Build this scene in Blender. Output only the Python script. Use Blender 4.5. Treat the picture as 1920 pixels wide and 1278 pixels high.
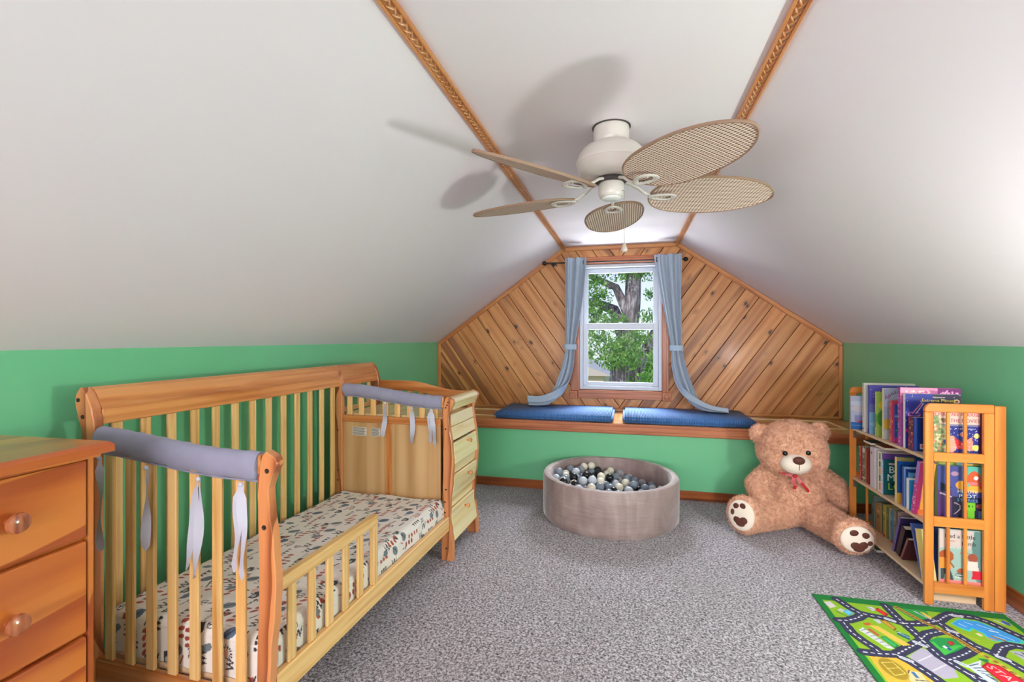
import bpy, bmesh, math, random
import numpy as np
from mathutils import Vector, Matrix
R = math.radians
random.seed(7); rng = np.random.default_rng(7)
S = bpy.context.scene; C = S.collection
for o in list(bpy.data.objects): bpy.data.objects.remove(o)

# ------------------------------------------------------------------ camera
cd = bpy.data.cameras.new('camera'); cam = bpy.data.objects.new('camera', cd); C.objects.link(cam)
cam.location = (0, 0, 1.25); cam.rotation_euler = (R(90), 0, math.atan(218/890))
cd.sensor_width = 36; cd.lens = 890/1920*36; cd.shift_y = -5/1920; cd.clip_start = .02; cd.clip_end = 300
S.camera = cam
S.view_settings.view_transform = 'Standard'; S.view_settings.look = 'None'
S.view_settings.gamma = 1; S.view_settings.use_curve_mapping = False
S.view_settings.exposure = -0.05
# ------------------------------------------------------------------ sky
W = bpy.data.worlds.new('sky'); S.world = W; W.use_nodes = True
nt = W.node_tree; nt.nodes.clear()
wo = nt.nodes.new('ShaderNodeOutputWorld'); bg = nt.nodes.new('ShaderNodeBackground')
tc = nt.nodes.new('ShaderNodeTexCoord'); sep = nt.nodes.new('ShaderNodeSeparateXYZ')
rp = nt.nodes.new('ShaderNodeValToRGB')
rp.color_ramp.elements[0].position = .0; rp.color_ramp.elements[0].color = (.80, .88, 1, 1)
rp.color_ramp.elements[1].position = .5; rp.color_ramp.elements[1].color = (.22, .45, .95, 1)
nt.links.new(tc.outputs['Generated'], sep.inputs[0]); nt.links.new(sep.outputs[2], rp.inputs[0])
nt.links.new(rp.outputs[0], bg.inputs[0]); bg.inputs[1].default_value = 1.25
nt.links.new(bg.outputs[0], wo.inputs[0])

# ------------------------------------------------------------------ lights
def lamp(name, kind, loc, energy, size=.2, color=(1, 1, 1), target=None, sy=None):
    l = bpy.data.lights.new(name, kind); o = bpy.data.objects.new(name, l); C.objects.link(o)
    o.location = loc; l.energy = energy; l.color = color
    if kind == 'AREA':
        l.size = size
        if sy: l.shape = 'RECTANGLE'; l.size_y = sy
    elif kind in ('POINT', 'SPOT'): l.shadow_soft_size = size
    if target is not None:
        o.rotation_euler = (Vector(target)-Vector(loc)).to_track_quat('-Z', 'Y').to_euler()
    return o
sun = lamp('sun', 'SUN', (0, -5, 10), 2.6, color=(1, .95, .86), target=(3.0, 3.5, 3.5)); sun.data.angle = R(.6)
lamp('key_lamp', 'POINT', (1.52, 1.25, 1.0), 62, .08, (1, .945, .99))
lamp('room_fill', 'AREA', (-.05, -4.0, 1.25), 140, 2.4, (1, .925, .99), target=(-.1, 2.4, 1.32), sy=1.3)  # added soft fill behind the camera, not a fixture of the room
lamp('side_lamp', 'AREA', (-1.5, -1.3, 1.0), 26, .8, (1, .93, .98), target=(1.7, 2.2, .95))  # added fill from the left to lift the right wall and gable
lamp('sky_fill', 'AREA', (-.1, 6.3, 3.5), 700, 2.6, (.88, .93, 1), target=(-.1, 3.9, .9), sy=1.6)  # added area lamp hidden above the window, imitating sky light
lamp('bounce_fill', 'AREA', (-.1, 5.9, -.7), 330, 2.4, (.92, .95, 1), target=(-.1, 3.4, 1.9), sy=1.4)  # added upward lamp hidden below the sill, imitating bounce off sunlit ground

# ------------------------------------------------------------------ material tools
def lin(c):
    if max(c) > 1: c = [x/255 for x in c]
    return tuple((x/12.92 if x <= .04045 else ((x+.055)/1.055)**2.4) for x in c[:3]) + (1,)
class NM:
    def __init__(s, name):
        s.m = bpy.data.materials.new(name); s.m.use_nodes = True; s.t = s.m.node_tree
        s.b = s.t.nodes['Principled BSDF']; s.o = s.t.nodes['Material Output']
    def n(s, k, **kw):
        x = s.t.nodes.new('ShaderNode'+k)
        for a, v in kw.items():
            if a.startswith('i_'): x.inputs[a[2:].replace('_', ' ')].default_value = v
            else: setattr(x, a, v)
        return x
    def l(s, a, b): s.t.links.new(a, b)
    def ramp(s, src, stops):
        r = s.n('ValToRGB'); e = r.color_ramp.elements
        while len(e) > 1: e.remove(e[-1])
        e[0].position = stops[0][0]; e[0].color = stops[0][1]
        for p, c in stops[1:]: q = e.new(p); q.color = c
        s.l(src, r.inputs[0]); return r.outputs[0]
    def mix(s, fac, a, b, mode='MIX'):
        m = s.n('Mix', data_type='RGBA', blend_type=mode)
        for v, i in ((fac, 0), (a, 6), (b, 7)):
            if hasattr(v, 'links'): s.l(v, m.inputs[i])
            else: m.inputs[i].default_value = v
        return m.outputs[2]
    def math(s, op, a, b=0.):
        m = s.n('Math', operation=op)
        for v, i in ((a, 0), (b, 1)):
            if hasattr(v, 'links'): s.l(v, m.inputs[i])
            else: m.inputs[i].default_value = v
        return m.outputs[0]
    def bump(s, h, strength=.3, dist=.002):
        b = s.n('Bump'); b.inputs['Strength'].default_value = strength; b.inputs['Distance'].default_value = dist
        s.l(h, b.inputs['Height']); s.l(b.outputs[0], s.b.inputs['Normal'])
    def coords(s, scale=(1, 1, 1), rnd=True, rot=(0, 0, 0)):
        t = s.n('TexCoord'); mp = s.n('Mapping'); mp.inputs['Scale'].default_value = scale
        mp.inputs['Rotation'].default_value = rot
        if rnd:
            oi = s.n('ObjectInfo'); v = s.n('VectorMath', operation='MULTIPLY_ADD')
            cx = s.n('CombineXYZ')
            for i, k in enumerate((17., 31., 23.)):
                s.l(s.math('MULTIPLY', oi.outputs['Random'], k), cx.inputs[i])
            v2 = s.n('VectorMath', operation='ADD'); s.l(t.outputs['Object'], v2.inputs[0]); s.l(cx.outputs[0], v2.inputs[1])
            s.l(v2.outputs[0], mp.inputs['Vector'])
        else: s.l(t.outputs['Object'], mp.inputs['Vector'])
        return mp.outputs[0]
def setb(b, rough=.5, spec=None, metal=0, coat=0, sheen=0, trans=0):
    b.inputs['Roughness'].default_value = rough; b.inputs['Metallic'].default_value = metal
    if spec is not None: b.inputs['Specular IOR Level'].default_value = spec
    b.inputs['Coat Weight'].default_value = coat; b.inputs['Coat Roughness'].default_value = .15
    b.inputs['Sheen Weight'].default_value = sheen; b.inputs['Transmission Weight'].default_value = trans
MC = {}
def plain(name, c, rough=.5, noise=0, nscale=8, bump=0, bscale=200, **kw):
    if name in MC: return MC[name]
    k = NM(name); setb(k.b, rough, **kw); k.b.inputs['Base Color'].default_value = lin(c)
    if noise:
        nz = k.n('TexNoise'); nz.inputs['Scale'].default_value = nscale; nz.inputs['Detail'].default_value = 3
        k.l(k.coords(), nz.inputs['Vector']); cc = lin(c)
        k.l(k.ramp(nz.outputs[0], [(.3, tuple(x*(1-noise) for x in cc[:3])+(1,)), (.7, tuple(min(1, x*(1+noise)) for x in cc[:3])+(1,))]), k.b.inputs['Base Color'])
    if bump:
        nb = k.n('TexNoise'); nb.inputs['Scale'].default_value = bscale; nb.inputs['Detail'].default_value = 2
        k.l(k.coords(), nb.inputs['Vector']); k.bump(nb.outputs[0], bump, .001)
    MC[name] = k.m; return k.m
def wood(name, light, mid, dark, axis, sc=22, rough=.38, streak=.0, streakc=None, knots=False, coat=.25, rings=.14, var=.12, fig=0):
    key = name+'_'+'xyz'[axis]
    if key in MC: return MC[key]
    k = NM(key); setb(k.b, rough, coat=coat)
    s = [sc]*3; s[axis] = sc*.06
    v = k.coords(tuple(s))
    n1 = k.n('TexNoise'); n1.inputs['Scale'].default_value = 1; n1.inputs['Detail'].default_value = 4; n1.inputs['Distortion'].default_value = 1.2; k.l(v, n1.inputs['Vector'])
    w = k.n('TexWave', wave_type='RINGS', rings_direction='XYZ'[axis]); w.inputs['Scale'].default_value = .55; w.inputs['Distortion'].default_value = 5; w.inputs['Detail'].default_value = 2; w.inputs['Detail Scale'].default_value = .8
    k.l(v, w.inputs['Vector'])
    f = k.mix(rings, n1.outputs[0], w.outputs[0])
    if fig:      # bold flat-sawn figure
        s4 = [1]*3; s4[axis] = .22; vf = k.coords(tuple(s4)); wf = k.n('TexWave', wave_type='BANDS', bands_direction='X' if axis == 2 else 'Z'); wf.inputs['Scale'].default_value = fig
        wf.inputs['Distortion'].default_value = 13; wf.inputs['Detail'].default_value = 2.5; wf.inputs['Detail Scale'].default_value = 1.1; wf.wave_profile = 'SAW'; k.l(vf, wf.inputs['Vector'])
        f = k.mix(.72, n1.outputs[0], k.ramp(wf.outputs[0], [(0, (.66,)*3+(1,)), (.55, (.54,)*3+(1,)), (.9, (.12,)*3+(1,)), (.97, (.08,)*3+(1,)), (1, (.62,)*3+(1,))]))
    col = k.ramp(f, [(.26, lin(dark)), (.42, lin(mid)), (.60, lin(light))])
    if streak:
        s2 = [8]*3; s2[axis] = .5
        n2 = k.n('TexNoise'); n2.inputs['Scale'].default_value = 1; n2.inputs['Detail'].default_value = 2; k.l(k.coords(tuple(s2)), n2.inputs['Vector'])
        fac = k.ramp(n2.outputs[0], [(.56, (0, 0, 0, 1)), (.62, (streak,)*3+(1,))])
        col = k.mix(fac, col, lin(streakc))
    if knots:
        s3 = [8.6]*3; s3[axis] = 5.2
        nd = k.n('TexNoise'); nd.inputs['Scale'].default_value = 5; 
        vv = k.coords(tuple(s3)); k.l(vv, nd.inputs['Vector'])
        av = k.n('VectorMath', operation='MULTIPLY_ADD'); k.l(nd.outputs[1], av.inputs[0]); av.inputs[1].default_value = (.16,)*3; k.l(vv, av.inputs[2])
        vo = k.n('TexVoronoi'); vo.inputs['Scale'].default_value = 1; k.l(av.outputs[0], vo.inputs['Vector'])
        col = k.mix(k.ramp(vo.outputs['Distance'], [(.05, (.9,)*3+(1,)), (.24, (0, 0, 0, 1))]), col, lin([x*.74 for x in mid]))
        col = k.mix(k.ramp(vo.outputs['Distance'], [(.075, (.95,)*3+(1,)), (.11, (0, 0, 0, 1))]), col, lin((62, 30, 16)))
    oi = k.n('ObjectInfo'); br = k.n('HueSaturation'); k.l(col, br.inputs['Color'])
    rr = k.math('FRACT', k.math('MULTIPLY', oi.outputs['Random'], 7.31))
    k.l(k.math('MULTIPLY_ADD', rr, 2*var) if False else k.math('ADD', k.math('MULTIPLY', rr, 2*var), 1-var), br.inputs['Value'])
    k.l(br.outputs[0], k.b.inputs['Base Color']); k.bump(n1.outputs[0], .12, .001)
    MC[key] = k.m; return k.m
WD = {
 'post': dict(light=(222,146,92), mid=(200,122,74), dark=(160,88,50), sc=20, rough=.32, var=.04, coat=.3, fig=5),
 'honey': dict(light=(244,200,134), mid=(232,180,110), dark=(210,150,84), sc=26, rough=.33, var=.06),
 'amber': dict(light=(224,152,90), mid=(206,128,66), dark=(176,96,44), sc=20, rough=.3, var=.07, coat=.4),
 'pale': dict(light=(252,234,184), mid=(246,222,162), dark=(228,188,120), sc=16, rough=.3, var=.04, coat=.4),
 'panel': dict(light=(226,184,134), mid=(214,168,116), dark=(196,148,98), sc=10, rough=.42, var=.03, rings=.3),
 'pine': dict(light=(214,150,90), mid=(196,128,70), dark=(170,100,50), sc=13, rough=.42, streak=.7, streakc=(126,66,38), knots=True, var=.12, coat=.08),
 'pinetrim': dict(light=(216,146,84), mid=(196,122,62), dark=(164,90,42), sc=20, rough=.36, var=.08, coat=.3),
 'seat': dict(light=(214,154,88), mid=(186,120,62), dark=(146,84,40), sc=14, rough=.3, streak=.5, streakc=(130,66,34), knots=True, var=.12, coat=.4),
 'casing': dict(light=(196,120,78), mid=(176,98,60), dark=(150,76,44), sc=20, rough=.33, var=.05, coat=.3),
 'dresser': dict(light=(216,126,54), mid=(200,106,42), dark=(172,80,32), sc=9, rough=.3, streak=.6, streakc=(176,78,34), var=.04, coat=.45, fig=2.6),
 'shelf': dict(light=(222,140,62), mid=(208,122,50), dark=(188,104,40), sc=16, rough=.36, var=.04),
 'board': dict(light=(226,196,160), mid=(216,182,144), dark=(200,162,122), sc=16, rough=.4, var=.03),
 'base': dict(light=(176,98,46), mid=(152,78,34), dark=(120,56,24), sc=18, rough=.3, var=.06, coat=.4),
 'rattan': dict(light=(200,150,110), mid=(180,130,95), dark=(150,104,76), sc=18, rough=.6, var=.04),
}
def wd(n, ax): return wood(n, axis=ax, **WD[n])

# ------------------------------------------------------------------ mesh tools
def link(name, me, m=None, p=None, loc=(0, 0, 0), rot=None, smooth=False):
    o = bpy.data.objects.new(name, me); C.objects.link(o); o.location = loc
    if rot: o.rotation_euler = rot
    if m is not None and not me.materials: me.materials.append(m)
    if p is not None: o.parent = p
    if smooth:
        me.polygons.foreach_set('use_smooth', [True]*len(me.polygons)); me.update()
    return o
def tag(o, label=None, cat=None, group=None, kind=None):
    for k, v in (('label', label), ('category', cat), ('group', group), ('kind', kind)):
        if v: o[k] = v
    return o
def empty(name, loc=(0, 0, 0), rz=0, **kw):
    o = bpy.data.objects.new(name, None); C.objects.link(o); o.location = loc; o.rotation_euler = (0, 0, rz); o.empty_display_size = .1
    return tag(o, **kw)
def from_bm(name, bm, m, p=None, loc=(0, 0, 0), rot=None, smooth=False):
    me = bpy.data.meshes.new(name); bmesh.ops.recalc_face_normals(bm, faces=bm.faces); bm.to_mesh(me); bm.free()
    return link(name, me, m, p, loc, rot, smooth)
def box(name, x0, x1, y0, y1, z0, z1, m, p=None, bev=.002, rot=None, seg=1):
    d = (x1-x0, y1-y0, z1-z0)
    if isinstance(m, str): m = wd(m, max(range(3), key=lambda i: d[i]))
    bm = bmesh.new(); bmesh.ops.create_cube(bm, size=1)
    for v in bm.verts: v.co = Vector((v.co.x*d[0], v.co.y*d[1], v.co.z*d[2]))
    if bev: bmesh.ops.bevel(bm, geom=bm.edges[:], offset=min(bev, min(d)*.45), segments=seg, affect='EDGES', profile=.5)
    return from_bm(name, bm, m, p, ((x0+x1)/2, (y0+y1)/2, (z0+z1)/2), rot)
def AX(axis, a, b, t):
    return (t, a, b) if axis == 0 else ((a, t, b) if axis == 1 else (a, b, t))
def strip(name, L, Rr, axis, t0, t1, m, p=None, smooth=False, bev=0):
    """solid between two matching 2-D contours, extruded along axis"""
    n = len(L); me = bpy.data.meshes.new(name)
    cx = sum(q[0] for q in L+Rr)/(2*n); cz = sum(q[1] for q in L+Rr)/(2*n); ct = (t0+t1)/2
    vs = []
    for t in (t0, t1):
        for a, b in zip(L, Rr): vs += [AX(axis, a[0]-cx, a[1]-cz, t-ct), AX(axis, b[0]-cx, b[1]-cz, t-ct)]
    N = 2*n; F = []
    for i in range(n-1):
        a = 2*i
        F += [(a, a+1, a+3, a+2), (N+a, N+a+2, N+a+3, N+a+1), (a, a+2, N+a+2, N+a), (a+1, N+a+1, N+a+3, a+3)]
    F += [(0, N, N+1, 1), (N-2, N-1, 2*N-1, 2*N-2)]
    me.from_pydata(vs, [], F); me.update()
    bm = bmesh.new(); bm.from_mesh(me); bmesh.ops.recalc_face_normals(bm, faces=bm.faces)
    if bev:
        ed = [e for e in bm.edges if len(e.link_faces) == 2 and e.calc_face_angle(0) > R(50)]
        bmesh.ops.bevel(bm, geom=ed, offset=bev, segments=1, affect='EDGES')
    bm.to_mesh(me); bm.free()
    o = link(name, me, wd(m, axis) if isinstance(m, str) else m, p, AX(axis, cx, cz, ct))
    if smooth: me.polygons.foreach_set('use_smooth', [True]*len(me.polygons))
    return o
def poly(name, pts, axis, t0, t1, m, p=None, bev=0):
    bm = bmesh.new(); n = len(pts); cx = sum(q[0] for q in pts)/n; cz = sum(q[1] for q in pts)/n; ct = (t0+t1)/2
    vs = [bm.verts.new(AX(axis, q[0]-cx, q[1]-cz, t0-ct)) for q in pts]
    f = bm.faces.new(vs); r = bmesh.ops.extrude_face_region(bm, geom=[f])
    dv = Vector(AX(axis, 0, 0, t1-t0))
    for v in r['geom']:
        if isinstance(v, bmesh.types.BMVert): v.co += dv
    if bev: bmesh.ops.bevel(bm, geom=bm.edges[:], offset=bev, segments=1, affect='EDGES')
    bmesh.ops.recalc_face_normals(bm, faces=bm.faces)
    return from_bm(name, bm, wd(m, axis) if isinstance(m, str) else m, p, AX(axis, cx, cz, ct))
def lathe(name, prof, m, p=None, loc=(0, 0, 0), rot=None, seg=40):
    vs, F = [], []
    for r, z in prof:
        for i in range(seg):
            a = 2*math.pi*i/seg; vs.append((r*math.cos(a), r*math.sin(a), z))
    for j in range(len(prof)-1):
        for i in range(seg):
            k = (i+1) % seg; F.append((j*seg+i, j*seg+k, (j+1)*seg+k, (j+1)*seg+i))
    if prof[0][0] > 1e-4: F.append(tuple(range(seg))[::-1])
    if prof[-1][0] > 1e-4: F.append(tuple(range((len(prof)-1)*seg, len(prof)*seg)))
    me = bpy.data.meshes.new(name); me.from_pydata(vs, [], F); me.update()
    bm = bmesh.new(); bm.from_mesh(me); bmesh.ops.remove_doubles(bm, verts=bm.verts, dist=1e-5); bmesh.ops.recalc_face_normals(bm, faces=bm.faces)
    for e in bm.edges:
        if len(e.link_faces) == 2 and e.calc_face_angle(0) > R(40): e.smooth = False
    bm.to_mesh(me); bm.free()
    return link(name, me, m, p, loc, rot, True)
def sweep(name, pts, sec, m, p=None, closed=True, up=(0, 0, 1), smooth=True, loc=(0, 0, 0), rot=None, ring=False):
    """sec(i, n) -> list of 2-D offsets (side, up)"""
    pts = [Vector(q) for q in pts]; n = len(pts); vs, F = [], []; up = Vector(up)
    for i, q in enumerate(pts):
        if ring: d = pts[(i+1) % n]-pts[i-1]
        else: d = pts[min(i+1, n-1)]-pts[max(i-1, 0)]
        d.normalize(); s = d.cross(up)
        if s.length < 1e-3: s = d.cross(Vector((0, 1, 0)))
        s.normalize(); u = s.cross(d)
        cs = sec(i, n); k = len(cs)
        for a, b in cs: vs.append(q+s*a+u*b)
    for i in range(n if ring else n-1):
        i2 = (i+1) % n
        for j in range(k if closed else k-1):
            j2 = (j+1) % k; F.append((i*k+j, i*k+j2, i2*k+j2, i2*k+j))
    if closed and not ring: F += [tuple(range(k))[::-1], tuple(range((n-1)*k, n*k))]
    me = bpy.data.meshes.new(name); me.from_pydata([tuple(v) for v in vs], [], F); me.update()
    bm = bmesh.new(); bm.from_mesh(me); bmesh.ops.recalc_face_normals(bm, faces=bm.faces)
    for e in bm.edges:
        if len(e.link_faces) == 2 and e.calc_face_angle(0) > R(50): e.smooth = False
    bm.to_mesh(me); bm.free()
    return link(name, me, m, p, loc, rot, smooth)
def circ(ra, rb=None, k=12):
    rb = rb or ra
    return [(ra*math.cos(2*math.pi*j/k), rb*math.sin(2*math.pi*j/k)) for j in range(k)]
def tube(name, pts, r, m, p=None, k=10, **kw):
    return sweep(name, pts, (lambda i, n: circ(r(i/(n-1)), k=k)) if callable(r) else (lambda i, n: circ(r, k=k)), m, p, **kw)
def ball(name, r, m, p=None, loc=(0, 0, 0), sc=(1, 1, 1), u=20, v=12, rot=None):
    bm = bmesh.new(); bmesh.ops.create_uvsphere(bm, u_segments=u, v_segments=v, radius=r)
    for q in bm.verts: q.co = Vector((q.co.x*sc[0], q.co.y*sc[1], q.co.z*sc[2]))
    return from_bm(name, bm, m, p, loc, rot, True)
def text(name, s, size, m, p, loc, rot, depth=.0004, ax='CENTER', sx=1):
    cu = bpy.data.curves.new(name, 'FONT'); cu.body = s; cu.size = size; cu.extrude = depth; cu.align_x = ax; cu.align_y = 'CENTER'; cu.resolution_u = 2; cu.space_line = .85
    o = bpy.data.objects.new(name, cu); C.objects.link(o)
    bpy.context.view_layer.update()
    me = bpy.data.meshes.new_from_object(o.evaluated_get(bpy.context.evaluated_depsgraph_get())); me.name = name
    bpy.data.objects.remove(o)
    q = link(name, me, m, p, loc, rot); q.scale = (sx, 1, 1); return q
def paintmat(name='printed_colour', rough=.4, bump=0, bscale=400, sheen=0):
    if name in MC: return MC[name]
    k = NM(name); setb(k.b, rough, sheen=sheen); a = k.n('Attribute', attribute_name='Col'); k.l(a.outputs['Color'], k.b.inputs['Base Color'])
    if bump:
        nb = k.n('TexNoise'); nb.inputs['Scale'].default_value = bscale; k.l(k.coords(), nb.inputs['Vector']); k.bump(nb.outputs[0], bump, .002)
    MC[name] = k.m; return k.m
def setcol(me, col):
    a = me.color_attributes.new('Col', 'FLOAT_COLOR', 'POINT')
    c = np.ones((len(me.vertices), 4), dtype=np.float32); c[:, :3] = col; a.data.foreach_set('color', c.ravel())
def linarr(a):
    a = np.asarray(a, float)/255; return np.where(a <= .04045, a/12.92, ((a+.055)/1.055)**2.4)
def inpoly(X, Y, P):
    r = np.zeros(X.shape, bool); n = len(P)
    for i in range(n):
        x0, y0 = P[i]; x1, y1 = P[(i+1) % n]
        if y0 == y1: continue
        c = ((y0 > Y) != (y1 > Y)) & (X < (x1-x0)*(Y-y0)/(y1-y0)+x0); r ^= c
    return r
def segdist(X, Y, P):
    d = np.full(X.shape, 1e9); along = np.zeros(X.shape); acc = 0
    for (x0, y0), (x1, y1) in zip(P[:-1], P[1:]):
        L = math.hypot(x1-x0, y1-y0)
        if L < 1e-9: continue
        t = np.clip(((X-x0)*(x1-x0)+(Y-y0)*(y1-y0))/L**2, 0, 1)
        q = np.hypot(X-x0-t*(x1-x0), Y-y0-t*(y1-y0)); k = q < d
        d = np.where(k, q, d); along = np.where(k, acc+t*L, along); acc += L
    return d, along
def gridmesh(name, nx, ny, f, col, m, p=None, loc=(0, 0, 0), rot=None, smooth=False):
    """f(U,V) arrays 0..1 -> x,y,z"""
    U, V = np.meshgrid(np.linspace(0, 1, nx), np.linspace(0, 1, ny)); x, y, z = f(U, V)
    co = np.stack([x, y, z], -1).reshape(-1, 3)
    i = (np.arange(ny-1)[:, None]*nx+np.arange(nx-1)).ravel(); q = np.stack([i, i+1, i+nx+1, i+nx], -1)
    me = bpy.data.meshes.new(name); me.vertices.add(len(co)); me.vertices.foreach_set('co', co.astype(np.float32).ravel())
    me.loops.add(q.size); me.loops.foreach_set('vertex_index', q.ravel().astype(np.int32))
    me.polygons.add(len(q)); me.polygons.foreach_set('loop_start', np.arange(0, q.size, 4, dtype=np.int32)); me.polygons.foreach_set('loop_total', np.full(len(q), 4, dtype=np.int32))
    me.update(calc_edges=True)
    if col is not None: setcol(me, col.reshape(-1, 3))
    return link(name, me, m, p, loc, rot, smooth)

# ================================================================== ROOM
XL, XR, YG, YB = -1.886, 1.747, 4.55, -4.6
KZ, FZ, FL, FR = 1.212, 2.12, -.60, .435
ceil_m = plain('ceiling_paint', (241, 234, 239), .6)
green = plain('green_paint', (116, 200, 148), .33, spec=.5)
back_m = plain('dark_backing', (96, 54, 30), .8)
white_v = plain('white_vinyl', (208, 214, 224), .35)
k = NM('carpet'); setb(k.b, .95, spec=.1, sheen=.3)
v = k.coords((1, 1, 1), rnd=False)
nz = k.n('TexNoise'); nz.inputs['Scale'].default_value = 60; nz.inputs['Detail'].default_value = 2
k.l(v, nz.inputs['Vector'])
va = k.n('VectorMath', operation='MULTIPLY_ADD'); k.l(nz.outputs[1], va.inputs[0]); va.inputs[1].default_value = (.02, .02, .02); k.l(v, va.inputs[2])
n1 = k.n('TexNoise'); n1.inputs['Scale'].default_value = 105; n1.inputs['Detail'].default_value = 2.5; n1.inputs['Roughness'].default_value = .62; k.l(va.outputs[0], n1.inputs['Vector'])
n2 = k.n('TexNoise'); n2.inputs['Scale'].default_value = 2.2; n2.inputs['Detail'].default_value = 2; k.l(v, n2.inputs['Vector'])
c1 = k.ramp(n1.outputs[0], [(.34, lin((48, 43, 46))), (.47, lin((136, 128, 134))), (.62, lin((212, 204, 212)))])
c2 = k.mix(k.ramp(n2.outputs[0], [(.35, (0, 0, 0, 1)), (.65, (.18, .18, .18, 1))]), c1, lin((120, 108, 106)))
k.l(c2, k.b.inputs['Base Color']); k.bump(n1.outputs[0], .9, .006); carpet = k.m

def st(o): return tag(o, kind='structure')
def boxes(name, L, m, p=None):
    bm = bmesh.new()
    for x0, x1, y0, y1, z0, z1 in L:
        r = bmesh.ops.create_cube(bm, size=1)
        for q in r['verts']: q.co = Vector((x0+(q.co.x+.5)*(x1-x0), y0+(q.co.y+.5)*(y1-y0), z0+(q.co.z+.5)*(z1-z0)))
    return from_bm(name, bm, m, p)
st(boxes('floor', [(XL-.1, XR+.1, YB-.1, YG+.15, -.1, 0)], carpet))
st(boxes('wall_left', [(XL-.1, XL, YB-.1, YG+.15, 0, KZ+.06)], green))
st(boxes('wall_right', [(XR, XR+.1, YB-.1, YG+.15, 0, KZ+.06)], green))
inner = [(XL, KZ), (FL, FZ), (FR, FZ), (XR, KZ)]
outer = [(XL-.12, KZ+.03), (FL-.04, FZ+.12), (FR+.04, FZ+.12), (XR+.12, KZ+.03)]
st(strip('ceiling', inner, outer, 1, YB-.1, YG+.15, ceil_m))
st(poly('wall_back', [(XL, 0), (XR, 0), (XR, KZ), (FR, FZ+.02), (FL, FZ+.02), (XL, KZ)], 1, YB-.1, YB, green))
# gable wall behind the planks, with the window opening
HX0, HX1, HZ0, HZ1 = -.452, .303, .765, 1.95
def gz(x): return KZ+(FZ-KZ)*max(0, min(1, (x-XL)/(FL-XL))) if x < FL else (FZ if x < FR else KZ+(FZ-KZ)*(XR-x)/(XR-FR))
gw = empty('wall_front', (0, 0, 0)); st(gw)
poly('backing', [(XL, 0), (HX0, 0), (HX0, FZ), (FL, FZ), (XL, KZ)], 1, YG, YG+.14, back_m, gw)
poly('backing', [(HX1, 0), (XR, 0), (XR, KZ), (FR, FZ), (HX1, FZ)], 1, YG, YG+.14, back_m, gw)
box('backing', HX0, HX1, YG, YG+.14, 0, HZ0, back_m, gw, 0)
box('backing', HX0, HX1, YG, YG+.14, HZ1, FZ, back_m, gw, 0)
# diagonal tongue-and-groove planks
def clip(P, a, b, c):      # keep a*x+b*z<=c
    out = []
    for i in range(len(P)):
        p, q = P[i], P[(i+1) % len(P)]; dp, dq = a*p[0]+b*p[1]-c, a*q[0]+b*q[1]-c
        if dp <= 0: out.append(p)
        if dp*dq < 0: t = dp/(dp-dq); out.append((p[0]+t*(q[0]-p[0]), p[1]+t*(q[1]-p[1])))
    return out
def area(P): return abs(sum(P[i][0]*P[(i+1) % len(P)][1]-P[(i+1) % len(P)][0]*P[i][1] for i in range(len(P))))/2 if len(P) > 2 else 0
pinem = wd('pine', 0); CXM = -.085; SZ = .57
WX0, WX1, WZ0, WZ1 = -.52, .35, .70, 1.985       # covered by the casing
def planks(side, width, ang, phase):
    half = [(XL, SZ), (CXM, SZ), (CXM, FZ), (FL, FZ), (XL, KZ)] if side < 0 else [(CXM, SZ), (XR, SZ), (XR, KZ), (FR, FZ), (CXM, FZ)]
    d = (math.cos(ang), -math.sin(ang)*(-side) if side < 0 else math.sin(ang))
    if side < 0: d = (math.cos(ang), -math.sin(ang))
    n = (-d[1], d[0]); vals = [n[0]*x+n[1]*z for x, z in half]
    kk = int(math.floor(min(vals)/width))-1
    while kk*width < max(vals):
        lo, hi = kk*width+phase+.0022, (kk+1)*width+phase-.0022; kk += 1
        P = clip(clip(half, n[0], n[1], hi), -n[0], -n[1], -lo)
        if area(P) < 2e-4: continue
        pieces = [clip(P, 1, 0, WX0+.03), clip(P, -1, 0, -(WX1-.03))]
        mid = clip(clip(P, -1, 0, -(WX0+.03)), 1, 0, WX1-.03)
        pieces += [clip(mid, 0, 1, WZ0+.03), clip(mid, 0, -1, -(WZ1-.03))]
        pieces = [q for q in pieces if area(q) > 1e-4]
        if not pieces: continue
        cx = sum(x for q in pieces for x, z in q)/sum(map(len, pieces)); cz = sum(z for q in pieces for x, z in q)/sum(map(len, pieces))
        bm = bmesh.new()
        for q in pieces:
            def loc(x, z, y): return ((x-cx)*d[0]+(z-cz)*d[1], y, (x-cx)*n[0]+(z-cz)*n[1])
            fr = []; 
            for x, z in q:                 # small chamfer along the two long edges
                w_ = n[0]*x+n[1]*z; s = .0022 if w_ < lo+1e-4 else (-.0022 if w_ > hi-1e-4 else 0)
                fr.append(bm.verts.new(loc(x+n[0]*s, z+n[1]*s, -.014)))
            md = [bm.verts.new(loc(x, z, -.010)) for x, z in q]; bk = [bm.verts.new(loc(x, z, 0)) for x, z in q]
            bm.faces.new(fr)
            for i in range(len(q)):
                j = (i+1) % len(q); bm.faces.new((fr[i], fr[j], md[j], md[i])); bm.faces.new((md[i], md[j], bk[j], bk[i]))
            bm.faces.new(bk[::-1])
        o = from_bm('plank', bm, pinem, gw, (cx, YG, cz), (0, math.atan2(-d[1], d[0]), 0))
planks(-1, .129, R(54.7), .03); planks(1, .132, R(54.8), .02)
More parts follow.
